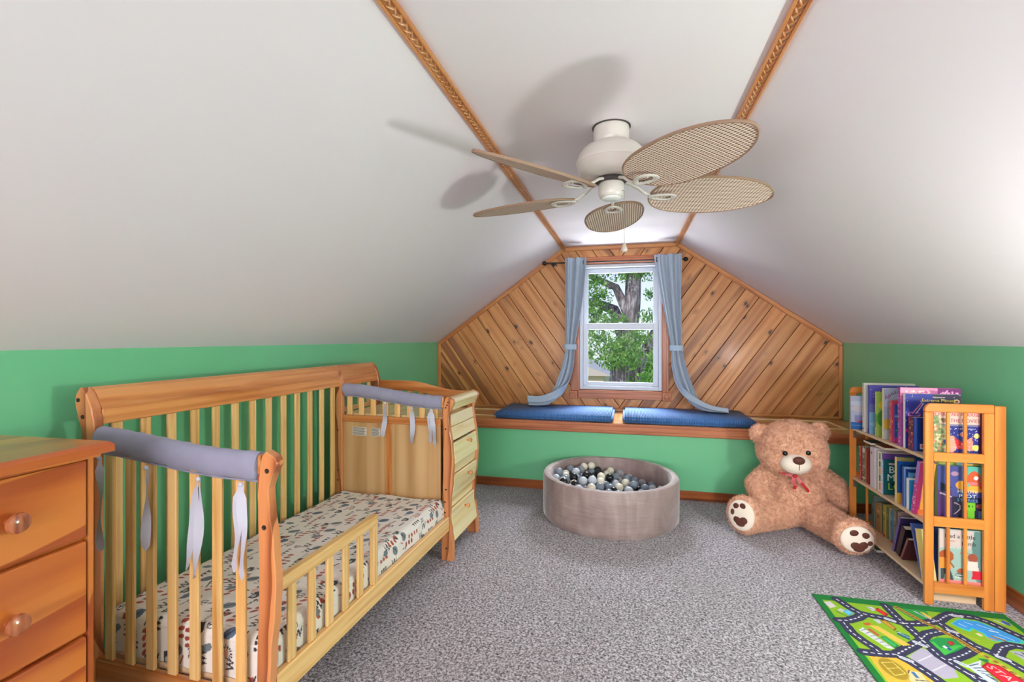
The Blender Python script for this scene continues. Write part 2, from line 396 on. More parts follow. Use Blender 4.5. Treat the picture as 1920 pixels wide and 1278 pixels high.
# trims around the gable and carved strips on the ceiling
PT = 'pinetrim'; trims = 0
def seg_board(name, a, b, w, y0, y1, m, side=1, p=None, inset=0):
    """board in the gable plane from a to b (x,z), lying on one side of the line"""
    L = math.hypot(b[0]-a[0], b[1]-a[1]); dx, dz = (b[0]-a[0])/L, (b[1]-a[1])/L; nx, nz_ = -dz*side, dx*side
    cx, cz = (a[0]+b[0])/2+nx*w/2, (a[1]+b[1])/2+nz_*w/2
    bm = bmesh.new(); bmesh.ops.create_cube(bm, size=1)
    for q in bm.verts: q.co = Vector((q.co.x*L, q.co.y*(y1-y0), q.co.z*w))
    bmesh.ops.bevel(bm, geom=bm.edges[:], offset=.004, segments=2, affect='EDGES')
    return from_bm(name, bm, wd(m, 0), p, (cx, (y0+y1)/2, cz), (0, math.atan2(-dz, dx), 0))
yt0, yt1 = YG-.034, YG-.014
for i, (a, b) in enumerate([((XL+.001, KZ-.004), (FL, FZ-.002)), ((FL, FZ-.002), (FR, FZ-.002)), ((FR, FZ-.002), (XR-.001, KZ-.004))]):
    st(seg_board('trim_%d' % (i+1), a, b, .036, yt0, yt1, PT, side=-1))
st(box('trim_4', XL+.001, XL+.03, yt0, yt1, SZ+.004, KZ-.02, PT, bev=.004)); st(box('trim_5', XR-.03, XR-.001, yt0, yt1, SZ+.004, KZ-.02, PT, bev=.004))
carve = wood('carved', light=(214,160,112), mid=(190,124,70), dark=(150,86,40), axis=1, sc=20, rough=.3, var=.03, coat=.5)
sl = math.atan2(FZ-KZ, FL-XL)
for i, (x, z, an) in enumerate([(FL, FZ, sl/2), (FR, FZ, -sl/2)]):
    e = empty('trim_%d' % (i+6), (x, 0, z)); st(e); e.rotation_euler = (0, -an, 0)
    for sx in (-1, 1): 
        q = box('edge_bead', sx*.0165-.0045, sx*.0165+.0045, YB, YG-.036, -.022, -.002, wd('pinetrim', 1), e, .002)
    box('base_strip', -.014, .014, YB, YG-.036, -.013, .004, carve, e, 0)
    bm = bmesh.new(); yy = -.2; kk = 0
    while yy < YG-.06:                    # rope-like carved leaves
        r = bmesh.ops.create_uvsphere(bm, u_segments=8, v_segments=5, radius=1)
        s = 1 if kk % 2 else -1; M = Matrix.Translation((s*.003, yy, -.013)) @ Matrix.Rotation(s*R(32), 4, 'Z') @ Matrix.Diagonal((.0045, .017, .0055, 1))
        bmesh.ops.transform(bm, matrix=M, verts=r['verts']); yy += .0165; kk += 1
    tag(from_bm('carved_relief', bm, carve, e, smooth=True), kind='stuff')

# ------------------------------------------------------------------ window
wn = empty('window_1', (0, 0, 0)); st(wn)
gy = YG+.02
def frame(name, x0, x1, z0, z1, w, y0, y1, m, p, wb=None, wt=None):
    wb = wb or w; wt = wt or w
    L = [(x0, x0+w, y0, y1, z0, z1), (x1-w, x1, y0, y1, z0, z1), (x0+w, x1-w, y0, y1, z0, z0+wb), (x0+w, x1-w, y0, y1, z1-wt, z1)]
    o = boxes(name, L, m, p); b = o.modifiers.new('bevel', 'BEVEL'); b.width = .003; b.segments = 2; return o
frame('window_frame', -.449, .300, .768, 1.947, .030, YG-.012, YG+.12, white_v, wn, wb=.035)
us = frame('upper_sash', -.418, .269, 1.345, 1.915, .044, YG+.055, YG+.085, white_v, wn, wb=.03, wt=.045)
ls = frame('lower_sash', -.418, .269, .804, 1.392, .044, YG+.015, YG+.045, white_v, wn, wb=.034, wt=.06)
glm = NM('window_glass'); g = glm.n('BsdfGlass'); tr = glm.n('BsdfTransparent'); gl = glm.n('BsdfGlossy'); gl.inputs['Roughness'].default_value = .02
mx = glm.n('MixShader'); mx.inputs[0].default_value = .0015; glm.l(tr.outputs[0], mx.inputs[1]); glm.l(gl.outputs[0], mx.inputs[2]); glm.l(mx.outputs[0], glm.o.inputs['Surface'])
box('glass', -.374, .225, YG+.068, YG+.072, 1.375, 1.87, glm.m, us, 0).parent = us
box('glass', -.374, .225, YG+.028, YG+.032, .838, 1.332, glm.m, ls, 0).parent = ls
box('sash_lock', -.09, -.05, YG+.0, YG+.012, 1.392, 1.402, white_v, ls)
# wooden casing with corner rosettes
cs = empty('trim_8', (0, 0, 0)); st(cs); CS = 'casing'
for x0, x1 in ((-.528, -.448), (.299, .358)):
    box('side_board', x0, x1, YG-.036, YG-.014, .755, 1.95, CS, cs, .004)
    box('bead', x0+.012, x0+.022, YG-.042, YG-.036, .757, 1.948, CS, cs, .003); box('bead', x1-.026, x1-.016, YG-.042, YG-.036, .757, 1.948, CS, cs, .003)
box('head_board', -.528, .358, YG-.036, YG-.014, 1.95, 2.015, CS, cs, .004)
box('bead', -.5, .33, YG-.042, YG-.036, 1.965, 1.975, CS, cs, .003); box('bead', -.5, .33, YG-.042, YG-.036, 1.99, 2.0, CS, cs, .003)
box('bottom_board', -.465, .30, YG-.036, YG-.014, .685, .765, CS, cs, .004)
box('bead', -.465, .30, YG-.043, YG-.036, .70, .712, CS, cs, .003); box('bead', -.465, .30, YG-.043, YG-.036, .738, .75, CS, cs, .003)
for x0 in (-.545, .30):
    b = box('corner_block', x0, x0+.078, YG-.048, YG-.014, .678, .756, CS, cs, .007, seg=2)
    lathe('rosette', [(.030, 0), (.030, .004), (.025, .006), (.021, .002), (.012, .002), (.010, .006), (.004, .008), (0, .008)], wd(CS, 0), b, (0, -.0165, 0), (R(90), 0, 0), 28)

# ------------------------------------------------------------------ baseboards
st(box('baseboard_front', XL, XR, 3.882, 3.895, 0, .072, 'base', bev=.004))
st(box('baseboard_right', XR-.014, XR, YB, 3.88, 0, .085, 'base', bev=.004)); st(box('baseboard_left', XL, XL+.014, YB, 3.88, 0, .085, 'base', bev=.004))

# ------------------------------------------------------------------ window seat
ws = empty('window_seat', (-.07, 4.2, 0), label='built-in wooden window seat with green front under the plank wall', cat=None)
ws['category'] = 'bench'
def wb(n, x0, x1, y0, y1, z0, z1, m, bev=.003): return box(n, x0+.07, x1+.07, y0-4.2, y1-4.2, z0, z1, m, ws, bev)
wb('front_panel', XL+.002, XR-.002, 3.896, 3.93, .001, .54, green, 0)
wb('front_board', XL+.002, XR-.002, 3.868, 4.03, .54, SZ, 'seat'); wb('back_board', XL+.002, XR-.002, 4.40, YG-.036, .54, SZ, 'seat')
wb('back_rail', XL+.03, XR-.03, YG-.035, YG-.016, SZ, SZ+.022, 'seat')
for x0, x1 in ((XL+.002, -1.73), (-.14, -.02), (1.59, XR-.002)): wb('cross_board', x0, x1, 4.031, 4.399, .54, SZ, 'seat')
for x0, x1 in ((-1.729, -.141), (-.019, 1.589)):
    for y0, y1 in ((4.040, 4.155), (4.158, 4.273), (4.276, 4.391)): wb('lid_board', x0+.009, x1-.009, y0, y1, .535, SZ-.006, 'seat', .003)
    for y0, y1 in ((4.031, 4.039), (4.392, 4.399)): wb('edge_bead', x0, x1, y0, y1, .54, SZ+.004, 'pale', .002)
    for a in (x0, x1-.008): wb('edge_bead', a, a+.008, 4.04, 4.391, .54, SZ+.004, 'pale', .002)
wb('nosing', XL+.002, XR-.002, 3.852, 3.867, .492, SZ, 'casing', .005); wb('nosing_bead', XL+.002, XR-.002, 3.846, 3.852, .515, .55, 'casing', .003)

# cushions
k = NM('blue_fabric'); setb(k.b, .6, sheen=.08)
v = k.coords((1, 1, 1)); w1 = k.n('TexWave', bands_direction='X'); w1.inputs['Scale'].default_value = 26; w1.inputs['Distortion'].default_value = .6; k.l(v, w1.inputs['Vector'])
w2 = k.n('TexWave', bands_direction='Y'); w2.inputs['Scale'].default_value = 40; k.l(v, w2.inputs['Vector'])
f = k.mix(.3, w1.outputs[0], w2.outputs[0]); k.l(k.ramp(f, [(.2, lin((40, 88, 150))), (.8, lin((80, 138, 204)))]), k.b.inputs['Base Color']); k.bump(f, .7, .004); blue = k.m
for i, (x0, x1, lb) in enumerate([(-1.115, -.118, 'blue ribbed seat cushion on the left half of the window seat'), (-.045, .952, 'blue ribbed seat cushion on the right half of the window seat')]):
    bm = bmesh.new(); bmesh.ops.create_cube(bm, size=1)
    for q in bm.verts: q.co = Vector((q.co.x*(x1-x0), q.co.y*.60, q.co.z*.048))
    bmesh.ops.bevel(bm, geom=bm.edges[:], offset=.018, segments=4, affect='EDGES')
    o = from_bm('seat_cushion', bm, blue, None, ((x0+x1)/2, 4.185, SZ+.0285), None, True)
    tag(o, lb, 'cushion', 'blue cushions on the window seat')
CT = SZ+.053

# ------------------------------------------------------------------ curtain rod, curtains
blk = plain('black_metal', (22, 24, 28), .4)
rod = empty('curtain_rod', (-.15, 4.46, 1.962), label='thin black curtain rod with ball ends above the window', cat='curtain rod')
rod['category'] = 'curtain rod'
tube('pole', [(-.60, 0, 0), (.62, 0, -.008)], .0065, blk, rod)
for x, z in ((-.625, 0), (.645, -.008)): ball('finial', .021, blk, rod, (x, 0, z)); 
for x, z in ((-.55, 0), (.5, -.006)):
    tube('bracket', [(x, 0, z), (x, .04, z-.004), (x, .075, z-.006)], .005, blk, rod); lathe('bracket_plate', [(.018, 0), (.018, .004), (0, .004)], blk, rod, (x, .075, z-.006), (R(90), 0, 0), 16)
cm = plain('curtain_cloth', (168, 182, 198), .7, sheen=.3, bump=.25, bscale=900)
cin = plain('curtain_lining', (176, 196, 216), .7, sheen=.2)
def curtain(pts, label, flip=1):
    """pts: (x,y,z, halfwidth, across-vector, fold amplitude)"""
    P = np.array([[*p[:3], p[3], *p[4], p[5]] for p in pts], float); n = len(P)
    t = np.linspace(0, n-1, 90)
    def cat(col):
        out = np.empty_like(t)
        for a, tt in enumerate(t):
            i = min(int(tt), n-2); u = tt-i; p0, p1, p2, p3 = (P[max(i-1, 0), col], P[i, col], P[i+1, col], P[min(i+2, n-1), col])
            out[a] = .5*((2*p1)+(-p0+p2)*u+(2*p0-5*p1+4*p2-p3)*u*u+(-p0+3*p1-3*p2+p3)*u**3)
        return out
    Q = np.stack([cat(c) for c in range(8)], 1); m = 70; s = np.linspace(-1, 1, m)
    c = Q[:, :3]; ac = Q[:, 4:7]; ac /= np.linalg.norm(ac, axis=1)[:, None]
    tg = np.gradient(c, axis=0); tg /= np.linalg.norm(tg, axis=1)[:, None]; nn = np.cross(tg, ac); nn /= np.linalg.norm(nn, axis=1)[:, None]
    ph = s[None, :]*math.pi*2.6+.25*np.sin(np.linspace(0, 5, 90))[:, None]
    fold = np.sin(ph)+.35*np.sin(2.3*ph+1); off = (Q[:, 7])[:, None]*fold*1.25
    wob = s[None, :]+.07*np.cos(ph*1.0+.6)
    V = c[:, None, :]+ac[:, None, :]*(Q[:, 3][:, None]*wob)[..., None]+nn[:, None, :]*off[..., None]
    i = (np.arange(89)[:, None]*m+np.arange(m-1)).ravel(); F = np.stack([i, i+1, i+m+1, i+m], -1)
    o0 = V[0].mean(0); me = bpy.data.meshes.new('curtain_panel'); V[:, :, 2] = np.maximum(V[:, :, 2], CT+.006)
    me.from_pydata((V.reshape(-1, 3)-np.array([o0[0], o0[1], o0[2]])).tolist(), [], F.tolist()); me.update()
    e = empty('curtain', tuple(o0), label=label); e['category'] = 'curtain'; e['group'] = 'grey blue curtains at the window'
    o = link('curtain_panel', me, cm, e, smooth=True); sd = o.modifiers.new('thick', 'SOLIDIFY'); sd.thickness = .003
    return e, Q, o0
Xv, Yv = (1, 0, 0), (0, 1, 0)
e, Q, o0 = curtain([(-.475, 4.428, 2.0, .105, Xv, .016), (-.475, 4.428, 1.90, .103, Xv, .02), (-.495, 4.46, 1.6, .085, (1, .1, 0), .02), (-.52, 4.455, 1.3, .058, (1, .1, 0), .016), (-.528, 4.45, 1.17, .046, (1, 0, 0), .012),
   (-.545, 4.42, 1.0, .062, (1, 0, .1), .016), (-.59, 4.38, .84, .075, (.95, -.1, .2), .02), (-.66, 4.35, .72, .075, (.6, -.5, .5), .022), (-.77, 4.33, .662, .08, (.1, -.75, .55), .018), (-.90, 4.32, .656, .085, (0, -.75, .6), .016)], 'grey blue curtain left of the window, tied in and trailing left on the cushion')
def band(x, y, z, rx, ry, e):
    sweep('tieback', [(x+rx*math.cos(a/24*2*math.pi)-e.location.x, y+ry*math.sin(a/24*2*math.pi)-e.location.y, z-e.location.z) for a in range(24)], lambda i, n: [(-.0018, -.024), (.0018, -.024), (.0018, .024), (-.0018, .024)], cin, e, ring=True)
band(-.528, 4.45, 1.17, .056, .026, e)
e2, Q, o0 = curtain([(.343, 4.428, 2.0, .120, Xv, .016), (.348, 4.428, 1.90, .115, Xv, .02), (.375, 4.46, 1.6, .085, (1, -.1, 0), .02), (.405, 4.455, 1.3, .06, (1, -.1, 0), .016), (.417, 4.45, 1.165, .048, Xv, .012),
   (.435, 4.42, 1.0, .062, (1, 0, -.1), .016), (.475, 4.38, .84, .07, (.95, .1, -.2), .018), (.535, 4.34, .72, .07, (.6, .5, -.45), .020), (.66, 4.30, .655, .075, (.2, .9, -.3), .016), (.81, 4.27, .648, .10, (.15, 1, -.05), .011)], 'grey blue curtain right of the window, tied in and trailing right on the cushion')
band(.417, 4.45, 1.165, .057, .026, e2)
grm = plain('dark_steel', (60, 66, 76), .3, metal=.8)
for ee, xs in ((e, (-.40,)), (e2, (.25,))):
    for x in xs: sweep('grommet', [(x-ee.location.x+.006*math.sin(a/16*2*math.pi), 4.441-ee.location.y, 1.957-ee.location.z+.02*math.cos(a/16*2*math.pi)) for a in range(16)], lambda i, n: circ(.004, k=6), grm, ee, ring=True, up=(0, 1, 0))

# ================================================================== CEILING FAN
fm = plain('fan_enamel', (214, 208, 200), .35, coat=.3); fdk = plain('fan_dark', (60, 54, 50), .5)
FX, FY = -.068, 2.0
fan = empty('ceiling_fan', (FX, FY, 0), label='white ceiling fan with five leaf-shaped woven rattan blades'); fan['category'] = 'ceiling fan'
lathe('canopy', [(.0, 2.119), (.071, 2.119), (.073, 2.112), (.073, 2.065), (.068, 2.05), (.06, 2.04)], fm, fan)
lathe('hanger_gap', [(.05, 2.1195), (.078, 2.1195), (.078, 2.1165), (.05, 2.1165)], fdk, fan)
lathe('motor_housing', [(.055, 2.052), (.085, 2.046), (.115, 2.03), (.136, 2.003), (.143, 1.978), (.146, 1.972), (.146, 1.966), (.142, 1.962), (.136, 1.935), (.11, 1.915), (.07, 1.908), (.0, 1.907)], fm, fan, seg=56)
lathe('flywheel', [(0, 1.908), (.062, 1.908), (.066, 1.900), (.066, 1.893), (.05, 1.888), (0, 1.888)], fdk, fan)
cup = lathe('switch_housing', [(.0, 1.889), (.049, 1.889), (.052, 1.884), (.052, 1.845), (.048, 1.832), (.042, 1.828), (0, 1.828)], fm, fan)
lathe('light_cap', [(.040, 1.829), (.040, 1.826), (.036, 1.823), (0, 1.823)], plain('white_gloss', (248, 248, 246), .3), cup)
k = NM('woven_rattan'); setb(k.b, .65); v = k.coords((1, 1, 1), rnd=False)
wa = k.n('TexWave', bands_direction='X'); wa.inputs['Scale'].default_value = 22; k.l(v, wa.inputs['Vector'])
wc = k.n('TexWave', bands_direction='Y'); wc.inputs['Scale'].default_value = 30; wc.inputs['Distortion'].default_value = .8; k.l(v, wc.inputs['Vector'])
f = k.mix(.5, wa.outputs[0], wc.outputs[0], 'MULTIPLY'); f = k.mix(.55, wa.outputs[0], wc.outputs[0])
k.l(k.ramp(f, [(.25, lin((120, 88, 74))), (.42, lin((206, 174, 154))), (.7, lin((242, 222, 208)))]), k.b.inputs['Base Color']); k.bump(f, .8, .003); rat = k.m
rim = plain('rattan_rim', (150, 120, 98), .6)
def blade_outline(n=44):
    L0, L1 = .165, .69; top = []
    for i in range(n+1):
        u = i/n; u = .5-.5*math.cos(math.pi*u); w = .141*(max(0, 1-abs(2*(u**.84)-1)**2.3))**.58
        top.append((L0+(L1-L0)*u, w))
    return top
fan_arm_done = None
def make_blade():
    bl = empty('blade', (0, 0, 0)); bl.parent = fan
    T = blade_outline(); nx = len(T); nw = 9; vs, F = [], []
    for zz in (-.003, .003):
        for x, w in T:
            for j in range(nw): vs.append((x, w*(2*j/(nw-1)-1), zz+.004*(1-(2*j/(nw-1)-1)**2)))
    N = nx*nw
    for i in range(nx-1):
        for j in range(nw-1):
            a = i*nw+j; F += [(a, a+1, a+nw+1, a+nw), (N+a, N+a+nw, N+a+nw+1, N+a+1)]
    me = bpy.data.meshes.new('woven_panel'); me.from_pydata(vs, [], F); link('woven_panel', me, rat, bl, smooth=True)
    pts = [(x, w, 0) for x, w in T]+[(x, -w, 0) for x, w in T[::-1][1:-1]]
    sweep('rim', pts, lambda i, n: circ(.004, .0055, 6), rim, bl, ring=True)
    return bl
def make_iron():
    ir = empty('blade_arm', (0, 0, 0)); ir.parent = fan
    sweep('arm', [(.055, 0, 1.897), (.085, .004, 1.888), (.115, -.004, 1.868), (.145, 0, 1.850), (.175, 0, 1.842)], lambda i, n: circ(.014-.002*i, .006, 10), fm, ir)
    sweep('loop', [(.215+.05*math.cos(a/28*2*math.pi), .033*math.sin(a/28*2*math.pi)*(1-.35*math.cos(a/28*2*math.pi)*-1), 1.838) for a in range(28)], lambda i, n: circ(.010, .005, 8), fm, ir, ring=True)
    for x, y in ((.19, .0), (.25, .014), (.25, -.014)): ball('screw', .005, fm, ir, (x, y, 1.835), (1, 1, .5), 8, 5)
    return ir
def dup(root, parent):
    c = root.copy(); C.objects.link(c); c.parent = parent
    for ch in root.children: d = ch.copy(); C.objects.link(d); d.parent = c
    return c
b0, i0 = make_blade(), make_iron()
for kk, a in enumerate((18, 90, 162, 234, 306)):
    b = b0 if kk == 0 else dup(b0, fan); ir = i0 if kk == 0 else dup(i0, fan)
    b.location = (0, 0, 1.848)
    b.rotation_euler = (Matrix.Rotation(R(a), 4, 'Z') @ Matrix.Rotation(R({18: -13, 90: -10, 162: -10, 234: -21, 306: -9}[a]), 4, 'X')).to_euler()
    ir.rotation_euler = (0, 0, R(a))
chain = tube('pull_chain', [(.045, -.025, 1.85), (.052, -.03, 1.846), (.052, -.03, 1.70), (.052, -.03, 1.632)], .0013, plain('chain_metal', (190, 180, 165), .3, metal=.8), fan, 5)
lathe('chain_knob', [(0, 1.636), (.005, 1.634), (.008, 1.625), (.013, 1.612), (.013, 1.603), (.009, 1.598), (0, 1.597)], plain('porcelain_knob', (196, 184, 172), .3), fan, (.052, -.03, 0), seg=20)

# ================================================================== CRIB with changing table
CW = .80; YA, YBd, YC, TH_ = 0.0, 1.335, 1.745, .032
crib = empty('crib', (-1.788, 1.189, 0), R(-1.5), label='honey pine convertible crib with slatted sides and attached drawer changing table'); crib['category'] = 'crib'
def interp(T, z):
    for (a, va_), (b, vb) in zip(T[:-1], T[1:]):
        if a <= z <= b: t = (z-a)/(b-a); t = t*t*(3-2*t); return va_+(vb-va_)*t
    return T[-1][1]
FT = [(0, 0), (.10, -.001), (.16, -.010), (.235, -.022), (.33, -.018), (.45, -.005), (.54, 0), (.65, -.008), (.75, -.022), (.81, -.027), (.85, -.016), (.875, -.002), (.89, .003), (.905, -.004), (.915, -.02), (.92, -.035)]
LT = [(0, -.070), (.1, -.070), (.16, -.064), (.235, -.068), (.54, -.060), (.75, -.064), (.83, -.068), (.87, -.058), (.90, -.052), (.92, -.038)]
def front_post(name, y):
    zs = [z/60*.92 for z in range(61)]
    return strip(name, [(CW+interp(LT, z), z) for z in zs], [(CW+interp(FT, z), z) for z in zs], 1, y, y+TH_, wd('post', 2), crib, bev=.003)
BR = [(0, .085), (.93, .085), (.97, .083), (1.01, .074), (1.05, .058), (1.075, .042), (1.086, .024)]
BL = [(0, .030), (.88, .030), (.94, .026), (.985, .012), (1.02, .0), (1.05, -.004), (1.072, .004), (1.086, .018)]
def back_post(y, z0=0):
    zs = [z0+(1.086-z0)*z/50 for z in range(51)]
    strip('back_post', [(interp(BL, z), z) for z in zs], [(interp(BR, z), z) for z in zs], 1, y, y+TH_, wd('post', 2), crib, bev=.003)
scr = plain('screw_metal', (70, 60, 52), .4, metal=.6)
for y in (YA, YBd, YC): front_post('front_post', y); back_post(y)
for x, z in ((CW-.030, .865), (CW-.040, .70), (.035, .99), (.014, 1.045)): lathe('bolt', [(.007, 0), (.007, .002), (.004, .001), (0, .001)], scr, crib, (x, -.0005, z), (R(90), 0, 0), 14)
for x, z in ((CW-.045, .74), (CW-.042, .40), (CW-.048, .33), (CW-.048, .27), (CW-.04, .07), (CW-.03, .89), (CW-.036, .874), (CW-.044, .86)): lathe('bolt', [(.005, 0), (.005, .001), (0, .001)], scr, crib, (x, YBd-.0005, z), (R(90), 0, 0), 12)
for z in (.70, .46, .40): lathe('bolt', [(.005, 0), (.005, .001), (0, .001)], scr, crib, (.058, YBd-.0005, z), (R(90), 0, 0), 12)
def zt(x):
    t = max(0, min(1, (x-.30)/.36)); return .965-.055*t*t*(3-2*t)
def zta(x):
    t = max(0, min(1, (x-.03)/.62)); return .953-.045*t*t*(3-2*t)
def ztb(x):
    t = max(0, min(1, (x-.1)/.6)); return .972-.055*t*t*(3-2*t)
def end_rail(name, y0, y1, h=.058, zt=zt):
    xs = [.085+(CW-.060-.085)*i/28 for i in range(29)]
    strip(name, [(x, zt(x)-h) for x in xs], [(x, zt(x)) for x in xs], 1, y0, y1, wood('honeyrail', axis=0, **WD['amber']), crib, bev=.004)
hz, ay = wd('honey', 2), wd('honey', 1)
def slat(x, y0, y1, z0, z1, name='slat', w=.036):
    box(name, x-w/2, x+w/2, y0, y1, z0, z1, hz, crib, .003)
end_rail('end_rail', .004, .028, zt=zta); end_rail('end_rail', YBd+.004, YBd+.028, zt=ztb); end_rail('end_rail', YC+.004, YC+.028, .065)
# near end
box('end_bottom_rail', .085, CW-.078, .004, .028, .125, .195, 'amber', crib, .004)
for i in range(7):
    x = .135+i*.088; slat(x, .010, .022, .195, zta(x)-.05)
# back side
for y0, y1 in ((TH_, YBd), (YBd+TH_, YC)):
    zs = [1.015+.071*z/16 for z in range(17)]
    strip('sleigh_rail', [(interp(BL, z)+.004, z) for z in zs], [(interp(BR, z)-.002 if z > 1.02 else .074, z) for z in zs], 1, y0, y1, wood('amberrail', axis=1, **WD['amber']), crib, smooth=False)
    box('back_rail', .046, .076, y0, y1, .962, 1.0145, 'amber', crib, .003)
    box('back_bottom_rail', .046, .072, y0, y1, .12 if y0 < 1 else .80, .19 if y0 < 1 else .83, 'honey', crib, .003)
for i in range(13):
    y = TH_+.055+i*(YBd-TH_-.11)/12; box('back_slat', .054, .066, y-.0185, y+.0185, .19, .962, hz, crib, .003)
for i in range(3):
    y = YBd+TH_+.075+i*.110; box('back_slat', .054, .066, y-.016, y+.016, .83, .962, hz, crib, .003)
# middle end: slats above a framed panel
box('mid_rail', .085, CW-.078, YBd+.003, YBd+.029, .752, .792, 'amber', crib, .004)
for i in range(8):
    x = .13+i*.079; slat(x, YBd+.010, YBd+.022, .792, ztb(x)-.05, w=.033)
for x0, x1 in ((.086, .372), (.413, CW-.080)): box('end_panel', x0, x1, YBd+.012, YBd+.022, .17, .752, wd('panel', 2), crib, .001)
box('panel_stile', .373, .412, YBd+.005, YBd+.028, .17, .752, 'amber', crib, .003)
box('end_bottom_rail', .085, CW-.078, YBd+.004, YBd+.028, .10, .15, 'amber', crib, .004)
# stickers
wh = plain('sticker_white', (236, 232, 226), .5); gy_ = plain('sticker_ink', (90, 84, 84), .6)
for x0, x1, zz in ((.150, .245, .722), (.275, .335, .722)):
    s_ = box('warning_sticker', x0, x1, YBd+.0108, YBd+.0118, zz-.050, zz, wh, crib, 0)
    boxes('printed_lines', [(-(x1-x0)/2*.9, (x1-x0)/2*(.85-.1*(j % 3)), -.0008, -.0006, .018-j*.0065, .021-j*.0065) for j in range(7)], gy_, s_)
# front rails, guard
box('front_rail', CW-.048, CW-.022, TH_, YBd, .170, .250, 'honey', crib, .004)
box('guard_rail', CW-.050, CW-.018, TH_, .585, .492, .533, 'honey', crib, .006, seg=2)
box('guard_post', CW-.046, CW-.022, .560, .590, .2505, .532, 'honey', crib, .003)
for i in range(5): y = .105+i*.093; box('guard_slat', CW-.040, CW-.028, y-.018, y+.018, .2505, .492, hz, crib, .003)
# mattress support
box('mattress_support', .08, CW-.05, TH_+.005, YBd-.003, .185, .205, 'board', crib, .002)
# changing table
pz = wood('palelong', axis=1, **WD['pale'])
zs = [.842+.072*z/12 for z in range(13)]
strip('sleigh_front_rail', [(CW-.045, z) for z in zs], [(CW+interp(FT, z)-.001, z) for z in zs], 1, YBd+TH_, YC, pz, crib, smooth=False)
def curved(name, z0, z1, off, y0=YBd+TH_+.002, y1=YC-.002, th=.018, m=pz, p=crib):
    zs = [z0+(z1-z0)*i/12 for i in range(13)]
    return strip(name, [(CW+interp(FT, z)+off-th, z) for z in zs], [(CW+interp(FT, z)+off, z) for z in zs], 1, y0, y1, m, p, bev=.002)
box('changing_top', .09, CW-.05, YBd+TH_+.002, YC-.002, .782, .80, wood('palex', axis=1, **WD['pale']), crib, .002)
curved('fixed_front', .745, .812, -.006); curved('fixed_front', .668, .742, -.004)
for z0, z1 in ((.475, .535), (.280, .344)): curved('drawer_divider', z0, z1, -.014)
for z0, z1, kz in ((.538, .655, .632), (.347, .472, .435), (.105, .277, .235)):
    d = curved('drawer', z0, z1, .001)
    cx = CW+interp(FT, kz)+.001
    lathe('knob', [(.006, 0), (.005, .010), (.009, .018), (.013, .024), (.011, .031), (0, .033)], wd('amber', 0), d, (cx-d.location.x-.001, .02, kz-d.location.z), (0, R(90), 0), 18)
box('back_panel', .05, .056, YBd+TH_+.002, YC-.002, .11, .78, wd('panel', 2), crib, 0)
box('far_panel', .086, CW-.082, YC+.012, YC+.022, .11, .80, wd('panel', 2), crib, 0)
for i in range(7): x = .15+i*.083; slat(x, YC+.010, YC+.022, .80, zt(x)-.06, w=.04)
box('bottom_board', .09, CW-.08, YBd+TH_+.002, YC-.002, .095, .108, 'honey', crib, .002)

# crib world transform helper
CM = Matrix.Translation((-1.788, 1.189, 0)) @ Matrix.Rotation(R(-1.5), 4, 'Z')
def cw(x, y, z): return tuple(CM @ Vector((x, y, z)))
# rail covers
cov = plain('grey_cotton', (148, 147, 170), .8, sheen=.15, noise=.04, nscale=20, bump=.3, bscale=60)
tie_m = plain('grey_ribbon', (196, 196, 210), .7)
def rail_cover(y, x0, x1, label, ties, seed, zt, hh):
    rr = random.Random(seed); e = empty('rail_cover', cw((x0+x1)/2, y, .90), R(-1.5), label=label, group='grey padded rail covers on the crib ends'); e['category'] = 'crib rail cover'
    xc = (x0+x1)/2; n = 60; pts = [(x0+(x1-x0)*i/(n-1)-xc, 0, zt(x0+(x1-x0)*i/(n-1))-hh+.008-.90) for i in range(n)]
    ph = [rr.uniform(0, 6) for _ in range(4)]
    def sec(i, n_):
        t = i/(n_-1); endk = min(1, (min(t, 1-t)/.05)**.5+.55) if min(t, 1-t) < .05 else 1
        w = 1+.018*math.sin(t*47+ph[0])+.02*math.sin(t*83+ph[1])
        return [(.027*w*math.cos(a), (hh if math.sin(a) > 0 else hh*endk+.003*math.sin(t*30+ph[2]))*w*math.sin(a)) for a in [2*math.pi*j/18 for j in range(18)]]
    sweep('padding', pts, sec, cov, e)
    sweep('piping', [(p_[0], -.008, p_[2]-hh) for p_ in pts], lambda i, n_: circ(.003, k=6), cov, e)
    for tx, L, drift, two in ties:
        for s in ((-1, 1) if two else (1,)):
            p0 = Vector((tx-xc, -.022, zt(tx)-2*hh+.004-.90)); m = 14
            path = [p0+Vector((s*.004+drift*(i/m)**1.3+s*(.010*(i/m))+.0018*math.sin(i*.6+tx*40), -.012-.002*math.sin(i*.7), -L*(i/m)*(1 if s > 0 else .93))) for i in range(m+1)]
            sweep('tie', path, lambda i, n_: [(q*math.cos(.5*math.sin(i*.45+tx*9))*(1 if i < n_-1 else .15), q*math.sin(.5*math.sin(i*.45+tx*9))) for q in [(-.014 if i > 1 else -.006), (.014 if i > 1 else .006)]], tie_m, e, closed=False, up=(0, 1, 0))
        ball('knot', .008, tie_m, e, (tx-xc, -.036, zt(tx)-2*hh+.004-.90), (1, .8, .9), 8, 6)
    return e
rail_cover(YA+.016, .092, CW-.066, 'grey padded rail cover with ribbon ties on the near crib end', [(.135, .30, -.01, False), (.335, .26, -.02, False), (.54, .30, -.03, True), (CW-.105, .28, -.01, True)], 1, zta, .043)
rail_cover(YBd+.016, .092, CW-.068, 'grey padded rail cover with ribbon ties on the changing-table end', [(.385, .20, -.03, False), (.555, .21, -.012, False), (CW-.125, .20, .010, True)], 2, ztb, .037)

